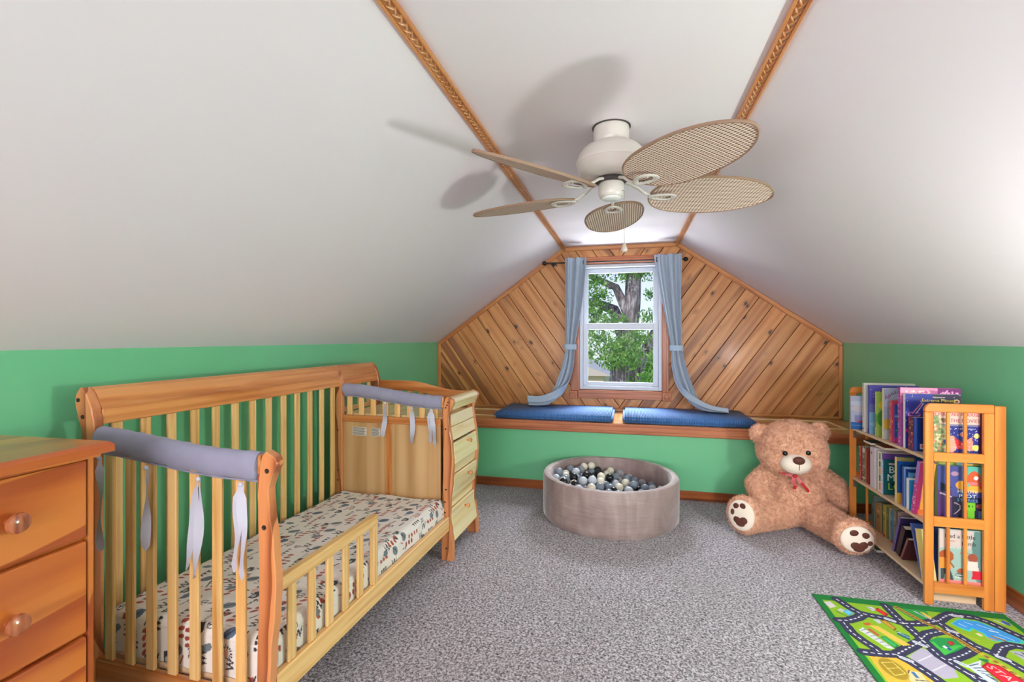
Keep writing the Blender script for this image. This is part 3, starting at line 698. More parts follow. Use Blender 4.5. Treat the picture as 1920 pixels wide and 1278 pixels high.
# mattress with printed sheet --------------------------------------
ML, MWd, MH = YBd-TH_-.018, CW-.145, .142
sheet = (238, 230, 222)
def tile(Wt=.36, Ht=.30, res=.0022):
    nx, ny = int(Wt/res), int(Ht/res); X, Y = np.meshgrid((np.arange(nx)+.5)*res, (np.arange(ny)+.5)*res)
    img = np.zeros((ny, nx, 3)); img[:] = linarr(sheet)
    g, dk, ru, pk, lg, bl_ = (112, 122, 130), (44, 42, 48), (176, 76, 54), (222, 184, 166), (176, 178, 176), (84, 104, 130)
    def put(mask, c): img[mask] = linarr(c)
    def wr(fn):
        for ox in (-Wt, 0, Wt):
            for oy in (-Ht, 0, Ht): fn(X-ox, Y-oy)
    def ell(cx, cy, rx, ry, a, c):
        def f(x, y):
            u = (x-cx)*math.cos(a)+(y-cy)*math.sin(a); w = -(x-cx)*math.sin(a)+(y-cy)*math.cos(a); put((u/rx)**2+(w/ry)**2 < 1, c)
        wr(f)
    def line(P, w, c):
        def f(x, y):
            d, _ = segdist(x, y, P); put(d < w*.72, c)
        wr(f)
    def pol(P, c): wr(lambda x, y: put(inpoly(x, y, P), c))
    def leafs(cx, cy, n, c, a=1.2):
        for i in range(n): ell(cx+i*.0185, cy, .0100, .0052, a, c)
    def tris(cx, cy, n, s=.0115, c=dk):
        for i in range(n): x = cx+i*s*1.15; pol([(x, cy), (x+s, cy), (x+s*.5, cy+s*1.25)], c)
    def zig(cx, cy, s=.014, c=dk):
        line([(cx, cy), (cx+s*.5, cy+s*1.6), (cx+s, cy+.1*s), (cx+s*1.5, cy+s*1.7), (cx+2*s, cy)], .0026, c)
    def hous(cx, cy): pol([(cx, cy), (cx+.03, cy), (cx+.034, cy+.014), (cx+.015, cy+.024), (cx+.002, cy+.014)], dk); ell(cx+.012, cy+.008, .007, .005, 0, lg)
    for cx, cy, c in ((.04, .04, g), (.20, .11, g), (.11, .20, bl_), (.30, .23, g), (.33, .06, g)): ell(cx, cy, .021, .013, .9, c); line([(cx-.014, cy-.016), (cx+.010, cy+.010)], .0022, dk)
    leafs(.08, .055, 4, ru); leafs(.24, .06, 3, ru, .6); leafs(.15, .165, 4, ru); leafs(.02, .235, 4, ru, .7); leafs(.25, .285, 4, ru); leafs(.28, .15, 3, (160, 66, 50))
    tris(.12, .02, 4); tris(.24, .09, 3); tris(.02, .12, 4); tris(.18, .245, 4); tris(.30, .19, 3); tris(.08, .275, 3)
    for cx, cy in ((.16, .075), (.05, .16), (.24, .18), (.33, .27), (.14, .225), (.27, .02)): zig(cx, cy)
    for cx, cy in ((.09, .10), (.22, .215), (.33, .12)): hous(cx, cy)
    for cx, cy in ((.03, .08), (.17, .28), (.31, .105), (.22, .15)):
        line([(cx, cy), (cx+.028, cy+.006)], .0026, dk); line([(cx+.020, cy+.011), (cx+.028, cy+.006), (cx+.022, cy-.001)], .0024, dk)
    for cx, cy in ((.19, .035), (.07, .25), (.29, .26), (.12, .135)):
        ell(cx, cy, .011, .011, 0, dk); ell(cx, cy, .0085, .0085, 0, sheet); line([(cx-.004, cy-.004), (cx+.004, cy+.005)], .002, dk); line([(cx, cy-.005), (cx, cy+.005)], .002, dk)
    for cx, cy in ((.28, .115), (.06, .19), (.20, .29)):
        ell(cx, cy, .011, .009, 0, pk)
        for a in range(-1, 8): aa = a/8*math.pi; line([(cx+.014*math.cos(aa), cy+.013*math.sin(aa)), (cx+.019*math.cos(aa), cy+.018*math.sin(aa))], .0024, dk)
    for cx, cy in ((.02, .015), (.26, .20), (.14, .10), (.34, .20)):
        for q in (-.009, 0, .009): line([(cx+q-.005, cy), (cx+q, cy+.006), (cx+q+.005, cy)], .0022, lg)
    for cx, cy in ((.17, .135), (.01, .27), (.25, .24), (.345, .02), (.10, .165)):
        ell(cx, cy, .010, .006, .4, (150, 70, 52)); line([(cx-.008, cy-.01), (cx-.006, cy)], .003, ru); line([(cx+.006, cy-.01), (cx+.006, cy)], .003, ru); line([(cx-.01, cy+.002), (cx+.012, cy+.010)], .0026, dk)
    leafs(.30, .03, 3, ru, .9); leafs(.20, .19, 3, (160, 66, 50), .8); leafs(.06, .075, 3, (150, 60, 48), 1.4); ell(.27, .045, .017, .011, .5, g); ell(.065, .135, .016, .010, 1.1, g); ell(.215, .255, .017, .012, .3, bl_); ell(.355, .165, .015, .010, 1.3, g)
    tris(.34, .235, 3); tris(.06, .105, 3); tris(.15, .12, 3); zig(.31, .085); zig(.02, .19); zig(.19, .05); zig(.29, .295); hous(.13, .262); hous(.0, .295); hous(.245, .125)
    line([(.09, .235), (.12, .245)], .0028, dk); line([(.26, .265), (.29, .25)], .0028, dk); line([(.01, .05), (.03, .06)], .0028, ru); line([(.17, .205), (.19, .215)], .0028, dk)
    return img, Wt, Ht, res
def build_mattress():
    img, Wt, Ht, res = tile(); r = .028; dp = MH; step = .0030
    su = MWd+2*dp; sv = ML+2*dp; nx, ny = int(su/step), int(sv/step)
    def f(U, V):
        s = U*su-dp; t = V*sv-dp
        def fold(s, L):
            # returns coordinate and drop with rounded edge
            over = np.maximum(np.maximum(-s, s-L), -9); inn = L/2-np.abs(s-L/2)
            ang = np.clip((r*.785-inn)/r, 0, math.pi/2)       # arc spans around the edge
            d_in = np.where(inn > r*.785, inn, np.where(inn > r*(.785-math.pi/2), r-r*np.sin(ang), 0))
            drop = np.where(inn > r*.785, 0, np.where(inn > r*(.785-math.pi/2), r-r*np.cos(ang), r+(r*(.785-math.pi/2)-inn)))
            return np.where(s < L/2, d_in, L-d_in), drop
        x, dx = fold(s, MWd); y, dy = fold(t, ML)
        z = -np.minimum(np.maximum(dx, dy)+.25*np.minimum(dx, dy), dp)
        z += .004*np.sin(x*19+2)*np.sin(y*11)*(dx < .01)*(dy < .01)
        x = x+.003*np.sin(y*34+1)*(dx > r); y = y+.003*np.sin(x*30)*(dy > r)
        return x-MWd/2, y-ML/2, z
    U, V = np.meshgrid(np.linspace(0, 1, nx), np.linspace(0, 1, ny))
    ix = ((V*sv)/res/1.28).astype(int) % img.shape[1]; iy = ((U*su)/res/1.28).astype(int) % img.shape[0]
    o = gridmesh('mattress', nx, ny, f, img[iy, ix], paintmat('printed_sheet', .85, .15, 60, .2), smooth=True)
    o.location = cw(CW-.052-MWd/2, TH_+.008+ML/2, .206+MH); o.rotation_euler = (0, 0, R(-1.5))
    tag(o, 'crib mattress in a white fitted sheet printed with leaves, arrows and triangles', 'mattress')
build_mattress()

# ================================================================== DRESSER
dr = empty('dresser', (-1.37, .955, 0), R(2), label='orange pine chest of drawers with round wooden knobs at the left'); dr['category'] = 'dresser'
DM = 'dresser'; DL = .80
box('carcass', -.46, -.016, -DL, 0, .03, .948, DM, dr, .003)
box('front_stile', -.016, .0, -.0145, 0, .03, .948, wd(DM, 2), dr, .002); box('front_stile', -.016, .0, -DL, -DL+.0145, .03, .948, wd(DM, 2), dr, .002)
box('top_rail', -.016, -.002, -DL+.015, -.015, .938, .948, DM, dr, .001)
bm = bmesh.new(); bmesh.ops.create_cube(bm, size=1)
for q in bm.verts: q.co = Vector((q.co.x*.512, q.co.y*(DL+.06), q.co.z*.028))
bmesh.ops.bevel(bm, geom=[e_ for e_ in bm.edges if all(v_.co.z > 0 for v_ in e_.verts)], offset=.010, segments=4, affect='EDGES', profile=.3)
from_bm('top', bm, wood('dressertop', axis=1, **WD['dresser']), dr, (-.226, -DL/2, .962))
boxes('top_moulding', [(-.01, .012, -DL-.008, .008, .938, .947), (-.44, .0, .0005, .008, .938, .947)], wd(DM, 1), dr)
box('plinth', -.02, -.002, -DL+.015, -.015, .03, .10, DM, dr, .003)
for z0, z1 in ((.735, .934), (.487, .725), (.237, .477), (.105, .227)):
    d = box('drawer', -.014, .004, -DL+.022, -.020, z0, z1, DM, dr, .005, seg=2)
    for y in (-.185, -DL+.185):
        lathe('knob', [(.009, 0), (.008, .006), (.010, .012), (.019, .019), (.0235, .027), (.022, .034), (.013, .039), (0, .041)], wood('knobwood', axis=0, light=(180,104,66), mid=(156,84,50), dark=(120,58,32), sc=40, rough=.15, coat=.8), d, (.0085, y+DL/2, 0), (0, R(90), 0), 28)
# ================================================================== BALL PIT
PC = (-.13, 3.46); PR, PT_, PH = .472, .055, .298
k = NM('velvet'); setb(k.b, .55, sheen=.8); k.b.inputs['Sheen Roughness'].default_value = .35
v = k.coords((3, 3, 1.3)); nz = k.n('TexNoise'); nz.inputs['Scale'].default_value = 2; nz.inputs['Detail'].default_value = 4; nz.inputs['Distortion'].default_value = 1.2; k.l(v, nz.inputs['Vector'])
k.l(k.ramp(nz.outputs[0], [(.3, lin((136, 114, 112))), (.7, lin((178, 156, 152)))]), k.b.inputs['Base Color'])
v2 = k.coords((1, 1, 5)); n3 = k.n('TexNoise'); n3.inputs['Scale'].default_value = 4; n3.inputs['Detail'].default_value = 3; k.l(v2, n3.inputs['Vector']); k.bump(n3.outputs[0], .55, .02)
pit = empty('ball_pit', (PC[0], PC[1], 0), label='round grey velvet ball pit standing on the carpet below the window seat'); pit['category'] = 'ball pit'
lathe('foam_ring', [(PR-.012, .0), (PR-.002, .012), (PR, .05), (PR+.001, .20), (PR-.001, PH-.02), (PR-.008, PH-.005), (PR-.02, PH), (PR-PT_+.02, PH), (PR-PT_+.006, PH-.006), (PR-PT_, PH-.022), (PR-PT_, .03)], k.m, pit, seg=96)
lathe('bottom_cushion', [(0, .006), (PR-PT_-.003, .006), (PR-PT_-.003, .06), (PR-PT_-.012, .070), (0, .072)], k.m, pit, seg=64)
RB = .0305; ri = PR-PT_-RB-.002; P = []
def rest(x, y):
    z = .072+RB
    for a, b, c in P:
        d2 = (a-x)**2+(b-y)**2
        if d2 < 4*RB*RB: z = max(z, c+math.sqrt(4*RB*RB-d2)+.0003)
    return z
while len(P) < 262:
    best = None
    for _ in range(26):
        a = rng.uniform(0, 2*math.pi); r_ = ri*math.sqrt(rng.uniform()); x, y = r_*math.cos(a), r_*math.sin(a); z = rest(x, y)
        sc_ = z+.055*(x/ri)+.0*(y/ri)
        if best is None or sc_ < best[0]: best = (sc_, x, y, z)
    P.append(best[1:])
def plastic(name, c, trans=0, rough=.3, alpha=1):
    k = NM(name); setb(k.b, rough, trans=0); k.b.inputs['Base Color'].default_value = lin(c)
    if alpha < 1:
        lw = k.n('LayerWeight'); lw.inputs[0].default_value = .35
        k.l(k.math('ADD', k.math('MULTIPLY', lw.outputs['Facing'], 1-alpha), alpha), k.b.inputs['Alpha'])
    return k.m
BK = [('black', plastic('black_plastic', (26, 26, 30), rough=.25), 'shiny black plastic ball in the grey ball pit'),
      ('cream', plastic('cream_plastic', (240, 232, 212), rough=.35), 'cream white plastic ball in the grey ball pit'),
      ('blue grey', plastic('blue_grey_plastic', (128, 142, 158), rough=.3), 'blue grey plastic ball in the grey ball pit'),
      ('clear', plastic('clear_plastic', (186, 188, 196), rough=.15, alpha=.42), 'clear translucent plastic ball in the grey ball pit'),
      ('pearl', plastic('pearl_plastic', (206, 212, 222), rough=.22), 'pearly silver white plastic ball in the grey ball pit')]
protos = []
for n_, m_, lb in BK:
    bm = bmesh.new(); bmesh.ops.create_uvsphere(bm, u_segments=18, v_segments=10, radius=RB)
    me = bpy.data.meshes.new('plastic_ball'); bm.to_mesh(me); bm.free(); me.materials.append(m_); me.polygons.foreach_set('use_smooth', [True]*len(me.polygons)); protos.append((me, lb, n_+' balls in the ball pit'))
for x, y, z in P:
    me, lb, gp = protos[rng.choice(5, p=[.2, .27, .17, .24, .12])]
    o = bpy.data.objects.new('plastic_ball', me); C.objects.link(o); o.location = (PC[0]+x, PC[1]+y, z); tag(o, lb, 'ball', gp)

# ================================================================== TEDDY BEAR
bear = empty('teddy_bear', (1.07, 3.5, 0), label='large light brown plush teddy bear with red ribbon sitting on the carpet'); bear['category'] = 'teddy bear'
BO = Vector((1.07, 3.5, 0))
def blob(bm, c, r, rot=None):
    q = bmesh.ops.create_icosphere(bm, subdivisions=3, radius=1)['verts']
    M = Matrix.Translation(Vector(c)-BO) @ (rot or Matrix.Identity(4)) @ Matrix.Diagonal((*r, 1)); bmesh.ops.transform(bm, matrix=M, verts=q)
def cap(bm, pts):
    for (p0, r0), (p1, r1) in zip(pts[:-1], pts[1:]):
        for i in range(7):
            t = i/6; blob2 = [a+(b-a)*t for a, b in zip(p0, p1)]; r = r0+(r1-r0)*t; blob(bm, blob2, (r, r, r))
def orient(n): return Vector(n).to_track_quat('Z', 'Y').to_matrix().to_4x4()
nL, nR = Vector((-.60, -.79, .12)).normalized(), Vector((.04, -.98, -.04)).normalized()
fL, fR = Vector((.720, 3.29, .128)), Vector((1.252, 3.11, .118))
bm = bmesh.new()
blob(bm, (1.086, 3.56, .185), (.178, .165, .182)); blob(bm, (1.09, 3.60, .30), (.140, .135, .17)); blob(bm, (1.085, 3.58, .10), (.20, .16, .10))
blob(bm, (1.061, 3.535, .506), (.212, .185, .183)); blob(bm, (.965, 3.49, .46), (.10, .12, .095)); blob(bm, (1.155, 3.49, .465), (.10, .12, .095)); blob(bm, (1.061, 3.53, .56), (.18, .16, .14))
for ex, ez in ((.872, .598), (1.235, .625)): blob(bm, (ex, 3.56, ez), (.063, .034, .066)); blob(bm, (ex+(.02 if ex < 1 else -.02), 3.56, ez-.025), (.05, .034, .05))
cap(bm, [((.965, 3.59, .365), .062), ((.852, 3.53, .255), .073), ((.858, 3.44, .190), .069)])
cap(bm, [((1.215, 3.60, .365), .062), ((1.325, 3.56, .262), .073), ((1.345, 3.51, .175), .068)])
cap(bm, [((.99, 3.48, .11), .105), ((.85, 3.39, .105), .095), ((.775, 3.33, .108), .092)]); blob(bm, fL, (.108, .118, .06), orient(nL))
cap(bm, [((1.18, 3.45, .11), .105), ((1.225, 3.30, .102), .092), ((1.248, 3.20, .105), .088)]); blob(bm, fR, (.106, .100, .06), orient(nR))
me = bpy.data.meshes.new('tmp'); bm.to_mesh(me); bm.free(); tmp = bpy.data.objects.new('tmp', me); C.objects.link(tmp)
rm = tmp.modifiers.new('r', 'REMESH'); rm.mode = 'VOXEL'; rm.voxel_size = .009
sm = tmp.modifiers.new('s', 'SMOOTH'); sm.factor = .6; sm.iterations = 6
bpy.context.view_layer.update()
me2 = bpy.data.meshes.new_from_object(tmp.evaluated_get(bpy.context.evaluated_depsgraph_get())); bpy.data.objects.remove(tmp)
N = len(me2.vertices); co = np.empty(N*3, np.float32); me2.vertices.foreach_get('co', co); co = co.reshape(-1, 3); co[:, 2] = np.maximum(co[:, 2], .003)
me2.vertices.foreach_set('co', co.ravel()); me2.update(); me2.name = 'body'
fur = NM('plush_fur'); setb(fur.b, .9, spec=.15, sheen=.35); v = fur.coords((1, 1, 1), rnd=False)
nf = fur.n('TexNoise'); nf.inputs['Scale'].default_value = 45; nf.inputs['Detail'].default_value = 3; fur.l(v, nf.inputs['Vector'])
fur.l(fur.ramp(nf.outputs[0], [(.3, lin((208, 150, 118))), (.68, lin((246, 200, 168)))]), fur.b.inputs['Base Color']); fur.bump(nf.outputs[0], .7, .006)
body = link('body', me2, fur.m, bear, smooth=True)
me2.calc_loop_triangles(); T = np.array([t.vertices[:] for t in me2.loop_triangles]); A, B_, C_ = co[T[:, 0]], co[T[:, 1]], co[T[:, 2]]
cr = np.cross(B_-A, C_-A); ar = np.linalg.norm(cr, axis=1); nrm = cr/np.maximum(ar[:, None], 1e-12)
NF = 75000; idx = rng.choice(len(T), NF, p=ar/ar.sum()); u1, u2 = rng.random(NF), rng.random(NF); sw = u1+u2 > 1; u1[sw], u2[sw] = 1-u1[sw], 1-u2[sw]
pp = A[idx]+(B_-A)[idx]*u1[:, None]+(C_-A)[idx]*u2[:, None]; pn = nrm[idx]
keep = pp[:, 2] > .012
muzc = Vector((1.035, 3.368, .452))
def excl(c, r, M=None):
    global keep
    d = pp-np.array(Vector(c)-BO)
    if M is not None: d = d @ np.array(M.to_3x3())
    keep &= ((d/np.array(r))**2).sum(1) > 1
excl(muzc, (.092, .08, .066)); excl(fL+nL*.05, (.088, .098, .05), orient(nL)); excl(fR+nR*.05, (.090, .080, .05), orient(nR))
pp, pn = pp[keep], pn[keep]; n = len(pp)
dirv = pn*.75+rng.normal(0, .42, (n, 3))+np.array([0, 0, -.35]); dirv /= np.linalg.norm(dirv, axis=1)[:, None]
sd_ = np.cross(dirv, rng.normal(0, 1, (n, 3))); sd_ /= np.linalg.norm(sd_, axis=1)[:, None]
L_ = rng.uniform(.009, .019, n)[:, None]; tip = pp+dirv*L_; tip[:, 2] = np.maximum(tip[:, 2], .002)
V = np.stack([pp-sd_*.0016, pp+sd_*.0016, tip], 1).reshape(-1, 3)
mf = bpy.data.meshes.new('fur'); mf.vertices.add(3*n); mf.vertices.foreach_set('co', V.astype(np.float32).ravel()); mf.loops.add(3*n); mf.loops.foreach_set('vertex_index', np.arange(3*n, dtype=np.int32))
mf.polygons.add(n); mf.polygons.foreach_set('loop_start', np.arange(0, 3*n, 3, dtype=np.int32)); mf.polygons.foreach_set('loop_total', np.full(n, 3, np.int32)); mf.update(calc_edges=True)
tag(link('fur', mf, fur.m, body), kind='stuff')
cream = plain('cream_plush', (246, 232, 214), .85, sheen=.3, bump=.3, bscale=300); brn = plain('brown_felt', (92, 46, 32), .7)
mz = ball('muzzle', 1, cream, bear, muzc-BO, (.090, .072, .064), 28, 18)
ball('nose', 1, brn, mz, (0, -.066, .034), (.034, .018, .025), 20, 12)
tube('mouth_seam', [(0, -.0755, .012), (0, -.0755, -.01), (0, -.071, -.026)], .0013, brn, mz, 5)
ge = plain('black_glass', (18, 14, 12), .08)
for x, y, z in ((.972, 3.355, .517), (1.103, 3.352, .527)): ball('eye', .0155, ge, bear, Vector((x, y, z))-BO, (1, .8, 1), 16, 10)
for c, nn_, rr_, marks in ((fL, nL, (.083, .094), [(-.028, .052, .019, .019), (.012, .060, .019, .019), (-.047, .012, .014, .019)]), (fR, nR, (.086, .076), [(-.022, .040, .023, .019), (.034, .030, .021, .018), (.056, -.012, .017, .014)])):
    pd = ball('foot_pad', 1, cream, bear, c+nn_*.045-BO, (rr_[0], rr_[1], .022), 32, 12); q0 = orient(nn_)
    # build axes: local Y up-ish, Z along the sole normal
    zax = nn_; xax = Vector((0, 0, 1)).cross(zax).normalized(); yax = zax.cross(xax)
    pd.rotation_euler = Matrix((xax, yax, zax)).transposed().to_euler()
    for mx_, my_, a, b in marks: 
        hz_ = .022*math.sqrt(max(0, 1-(mx_/rr_[0])**2-(my_/rr_[1])**2)); ball('paw_mark', 1, brn, pd, (mx_, my_, hz_-.001), (a, b, .005), 18, 8)
    for s in (-1, 1): ball('paw_mark', 1, brn, pd, (s*.017+.004, -.028+(.004 if s > 0 else 0), .0185), (.027, .024, .005), 18, 8)
    ball('paw_mark', 1, brn, pd, (.004, -.046, .016), (.030, .020, .006), 18, 8)
red = plain('red_satin', (190, 26, 40), .4, sheen=.3)
def rib(pts, w=.009):
    sweep('ribbon', [Vector(q)-BO for q in pts], lambda i, n_: [(-w, 0), (w, 0), (w, .0012), (-w, .0012)], red, bear, up=(0, -1, .2), smooth=False)
rib([(.955, 3.435, .378), (.99, 3.41, .372), (1.035, 3.402, .362)], .008); rib([(1.035, 3.402, .362), (1.03, 3.395, .335), (1.04, 3.39, .305), (1.035, 3.395, .282)], .010); rib([(1.05, 3.402, .362), (1.075, 3.39, .325), (1.105, 3.392, .29), (1.12, 3.395, .27)], .008)
ball('ribbon_knot', .014, red, bear, Vector((1.042, 3.40, .364))-BO, (1.1, .7, .9), 12, 8)

# ================================================================== BOOKSHELF
SX, SY = 1.356, 2.63
sh = empty('bookshelf', (SX, SY, 0), label='low open wooden bookshelf with slatted ends by the right green wall'); sh['category'] = 'bookshelf'
SHM = 'shelf'; edge_m = wd('board', 2)
def endp(y):
    box('front_stile', 0, .036, y, y+.02, 0, .905, wd(SHM, 2), sh, .004); box('back_stile', .231, .270, y, y+.02, 0, .905, wd(SHM, 2), sh, .003); box('rear_stile', .272, .315, y, y+.02, 0, .94, wd(SHM, 2), sh, .003)
    rc = [(0, .905), (0, .92)]+[(.03-.03*math.cos(a*R(15)), .915+.03*math.sin(a*R(15))) for a in range(1, 7)]+[(.270, .945), (.270, .905)]
    poly('top_rail', rc, 1, y, y+.02, wd(SHM, 0), sh, .003)
    for z0, z1 in ((.674, .716), (.369, .414), (.058, .107)): box('cross_rail', .036, .231, y+.001, y+.019, z0, z1, SHM, sh, .002)
    for z0, z1 in ((.716, .905), (.414, .674), (.107, .369)):
        for x in (.095, .162): box('spindle', x-.0065, x+.0065, y+.004, y+.016, z0, z1, wd(SHM, 2), sh, .002)
endp(0); endp(.775)
SHZ = (.690, .385, .090)
for z in SHZ:
    box('shelf_board', .006, .305, .021, .774, z-.015, z, wd('board', 1), sh, .005, seg=3)
box('rear_rail', .300, .312, .021, .774, .70, .74, SHM, sh, .002); box('rear_rail', .300, .312, .021, .774, .10, .14, SHM, sh, .002)
hm = plain('hinge_metal', (110, 96, 84), .5, metal=.5)
for z in (.64, .335): box('hinge', .016, .030, .762, .7745, z-.012, z+.028, hm, sh, .001)
box('stretcher_block', .055, .23, .05, .09, .0, .048, wd('board', 0), sh, .002)  # pale book lying on the carpet under the bottom shelf

pages = plain('paper_pages', (232, 224, 206), .8)
PM = paintmat()
def art(spec, w, h, res=.0030):
    nx, ny = max(4, int(w/res)), max(4, int(h/res)); X, Y = np.meshgrid(np.linspace(0, 1, nx), np.linspace(0, 1, ny)); a = np.zeros((ny, nx, 3)); a[:] = linarr(spec[0])
    for s in spec[1:]:
        if s[0] == 'r': a[(X >= s[1]) & (X <= s[3]) & (Y >= s[2]) & (Y <= s[4])] = linarr(s[5])
        elif s[0] == 'e': a[((X-s[1])/s[3])**2+((Y-s[2])/s[4])**2 < 1] = linarr(s[5])
        elif s[0] == 'p': a[inpoly(X, Y, s[1])] = linarr(s[2])
        elif s[0] == 'l': d, _ = segdist(X*w/h, Y, [(x*w/h, y) for x, y in s[1]]); a[d < s[2]] = linarr(s[3])
        elif s[0] == 's':   # scatter of dots
            r2 = np.random.default_rng(s[1])
            for _ in range(s[2]):
                cx, cy = r2.uniform(s[4][0], s[4][2]), r2.uniform(s[4][1], s[4][3]); a[((X-cx)*w)**2+((Y-cy)*h)**2 < s[3]**2] = linarr(s[5][r2.integers(len(s[5]))])
    return a, nx, ny
def book(x, y, z, th, dp, h, cc, label, spec=None, sp=None, titles=(), lean=0, rz=0, tilt=0):
    e = empty('book', (x, y, z)); e.rotation_euler = (R(lean), R(tilt), R(rz)); tag(e, label, 'book', 'children\'s books on the bookshelf')
    m = plain('book_%d_%d_%d' % cc, cc, .35); t = .002
    boxes('cover', [(0, dp, 0, t, 0, h), (0, dp, th-t, th, 0, h), (0, t, t, th-t, 0, h)], m, e)
    box('pages', t, dp-.004, t, th-t, .003, h-.003, pages, e, 0)
    if spec:
        a, nx, ny = art(spec, dp, h); gridmesh('cover_picture', nx, ny, lambda U, V: (U*dp, 0*U-.0005, V*h), a, PM, e)
    if sp:
        a, nx, ny = art(sp, th, h, .002); gridmesh('spine_picture', nx, ny, lambda U, V: (0*U-.0005, (1-U)*th, V*h), a, PM, e)
    for s, size, u, vv, col, *r in titles:
        text('title', s, size, plain('ink_%d_%d_%d' % col, col, .4), e, (u*dp, -.0012, vv*h), (R(90), 0, 0), .0003, sx=r[0] if r else 1)
    return e
wht_, ylw, rd, sky_, nav, pnk, prp, grn_, tea = (240, 238, 230), (232, 196, 60), (200, 48, 52), (120, 170, 215), (34, 44, 120), (226, 110, 150), (110, 60, 150), (60, 150, 80), (16, 86, 90)
Z1, Z2, Z3 = .6905, .3855, .0905
# --- top shelf, far to near
book(1.335, 3.345, Z1, .012, .19, .205, (150, 176, 206), 'small picture book with boats on a blue sea, far end of the top shelf', [(176, 186, 210), ('r', 0, 0, 1, .22, (30, 96, 168)), ('e', .5, .62, .5, .12, (204, 196, 206)), ('e', .2, .78, .3, .07, (196, 204, 222)), ('p', [(.12, .24), (.34, .20), (.40, .30), (.14, .30)], rd), ('p', [(.5, .22), (.7, .22), (.66, .34), (.52, .32)], (60, 70, 120)), ('r', .1, .26, .5, .42, (140, 140, 190)), ('l', [(0, .12), (1, .14)], .008, (110, 170, 214))], rz=-4)
book(1.372, 3.262, Z1, .020, .26, .292, (222, 218, 206), 'tall cream-spined book on the top shelf behind the ship book', None, [(226, 222, 210), ('r', 0, .05, 1, .08, (150, 140, 130)), ('r', .3, .3, .7, .8, (200, 196, 180))])
book(1.374, 3.205, Z1, .018, .25, .284, (86, 80, 170), 'purple and blue picture book with a flying red ship, top shelf', [(88, 82, 176), ('r', 0, 0, 1, .45, (120, 168, 200)), ('r', 0, .45, 1, .62, (108, 110, 180)), ('e', .45, .58, .30, .08, (176, 70, 50)), ('e', .4, .64, .16, .06, (206, 120, 60)), ('l', [(.35, .62), (.3, .78)], .008, (90, 60, 50)), ('e', .6, .86, .3, .05, (160, 50, 90)), ('e', .3, .2, .3, .06, (150, 190, 214)), ('s', 3, 20, .0025, (0, .7, 1, 1), [(220, 210, 240)])], [(60, 70, 160), ('r', 0, .1, .3, .95, (130, 160, 220))])
book(1.376, 3.130, Z1, .010, .24, .255, (150, 176, 80), 'thin green and yellow book squeezed between the ship and arched-title books', [(150, 180, 84), ('e', .2, .4, .2, .2, (70, 140, 60)), ('e', .15, .7, .1, .1, ylw)], [(224, 214, 110), ('r', 0, .2, 1, .5, (110, 160, 60))])
book(1.376, 3.045, Z1, .018, .24, .282, (236, 226, 180), 'grey picture book titled in curved red letters over a yellow hill, top shelf', [(150, 158, 184), ('e', .5, .75, .6, .16, (166, 172, 196)), ('e', .6, .30, .7, .16, (196, 160, 58)), ('r', 0, 0, 1, .18, (178, 180, 178)), ('e', .35, .24, .14, .06, (150, 120, 50)), ('e', .6, .30, .08, .08, (128, 96, 50))], [(238, 228, 180)])
A_ = [('A', -.0), ('p', .006), ('o', .010), ('l', .012), ('l', .012), ('o', .010)]
bk = [o for o in C.objects if o.name.startswith('book')][-1]
for i, (ch, dz) in enumerate(A_): text('title', ch, .030, plain('ink_curved', (120, 44, 66), .4), bk, (.012+i*.0135, -.0012, .232+.03*math.sin(i/6*2.6)), (R(90), R(-20+i*6), 0), .0003)
book(1.380, 2.975, Z1, .022, .20, .222, (206, 74, 92), 'thick pink-edged story book standing behind the small blue dotted book', [(206, 74, 92), ('e', .3, .5, .3, .1, (240, 150, 120))], [(214, 96, 110), ('s', 4, 30, .004, (0, 0, 1, 1), [(240, 180, 90), (150, 50, 90)])])
book(1.384, 2.952, Z1, .016, .17, .205, (120, 60, 150), 'small blue book with coloured dots and a pink base, top shelf', [(26, 100, 176), ('r', 0, .0, 1, .14, (196, 60, 140)), ('r', 0, .66, .7, .72, (110, 190, 220)), ('s', 5, 60, .005, (.05, .1, 1, .65), [(40, 60, 150), (214, 70, 100), (60, 170, 120), (240, 240, 250), (90, 60, 160)]), ('s', 6, 12, .006, (.3, .75, .9, .95), [(244, 244, 250), (226, 90, 140)])], [(130, 60, 160), ('r', 0, .0, 1, .1, (190, 60, 140))])
book(1.366, 2.862, Z1, .022, .262, .305, (214, 130, 176), 'largest pink and purple picture book rising above the others, top shelf', [(226, 150, 180), ('r', 0, 0, 1, .8, (150, 70, 140)), ('p', [(0, .86), (.5, .97), (1, .9), (1, .75), (0, .75)], (190, 96, 150)), ('r', .62, .86, 1, 1, (120, 44, 110)), ('s', 8, 16, .004, (.68, .9, .98, .96), [(240, 170, 210)]), ('s', 18, 16, .004, (.05, .9, .5, .96), [(250, 220, 200)])], [(170, 80, 160), ('s', 7, 26, .004, (0, 0, 1, 1), [(244, 190, 210), (90, 50, 130)])])
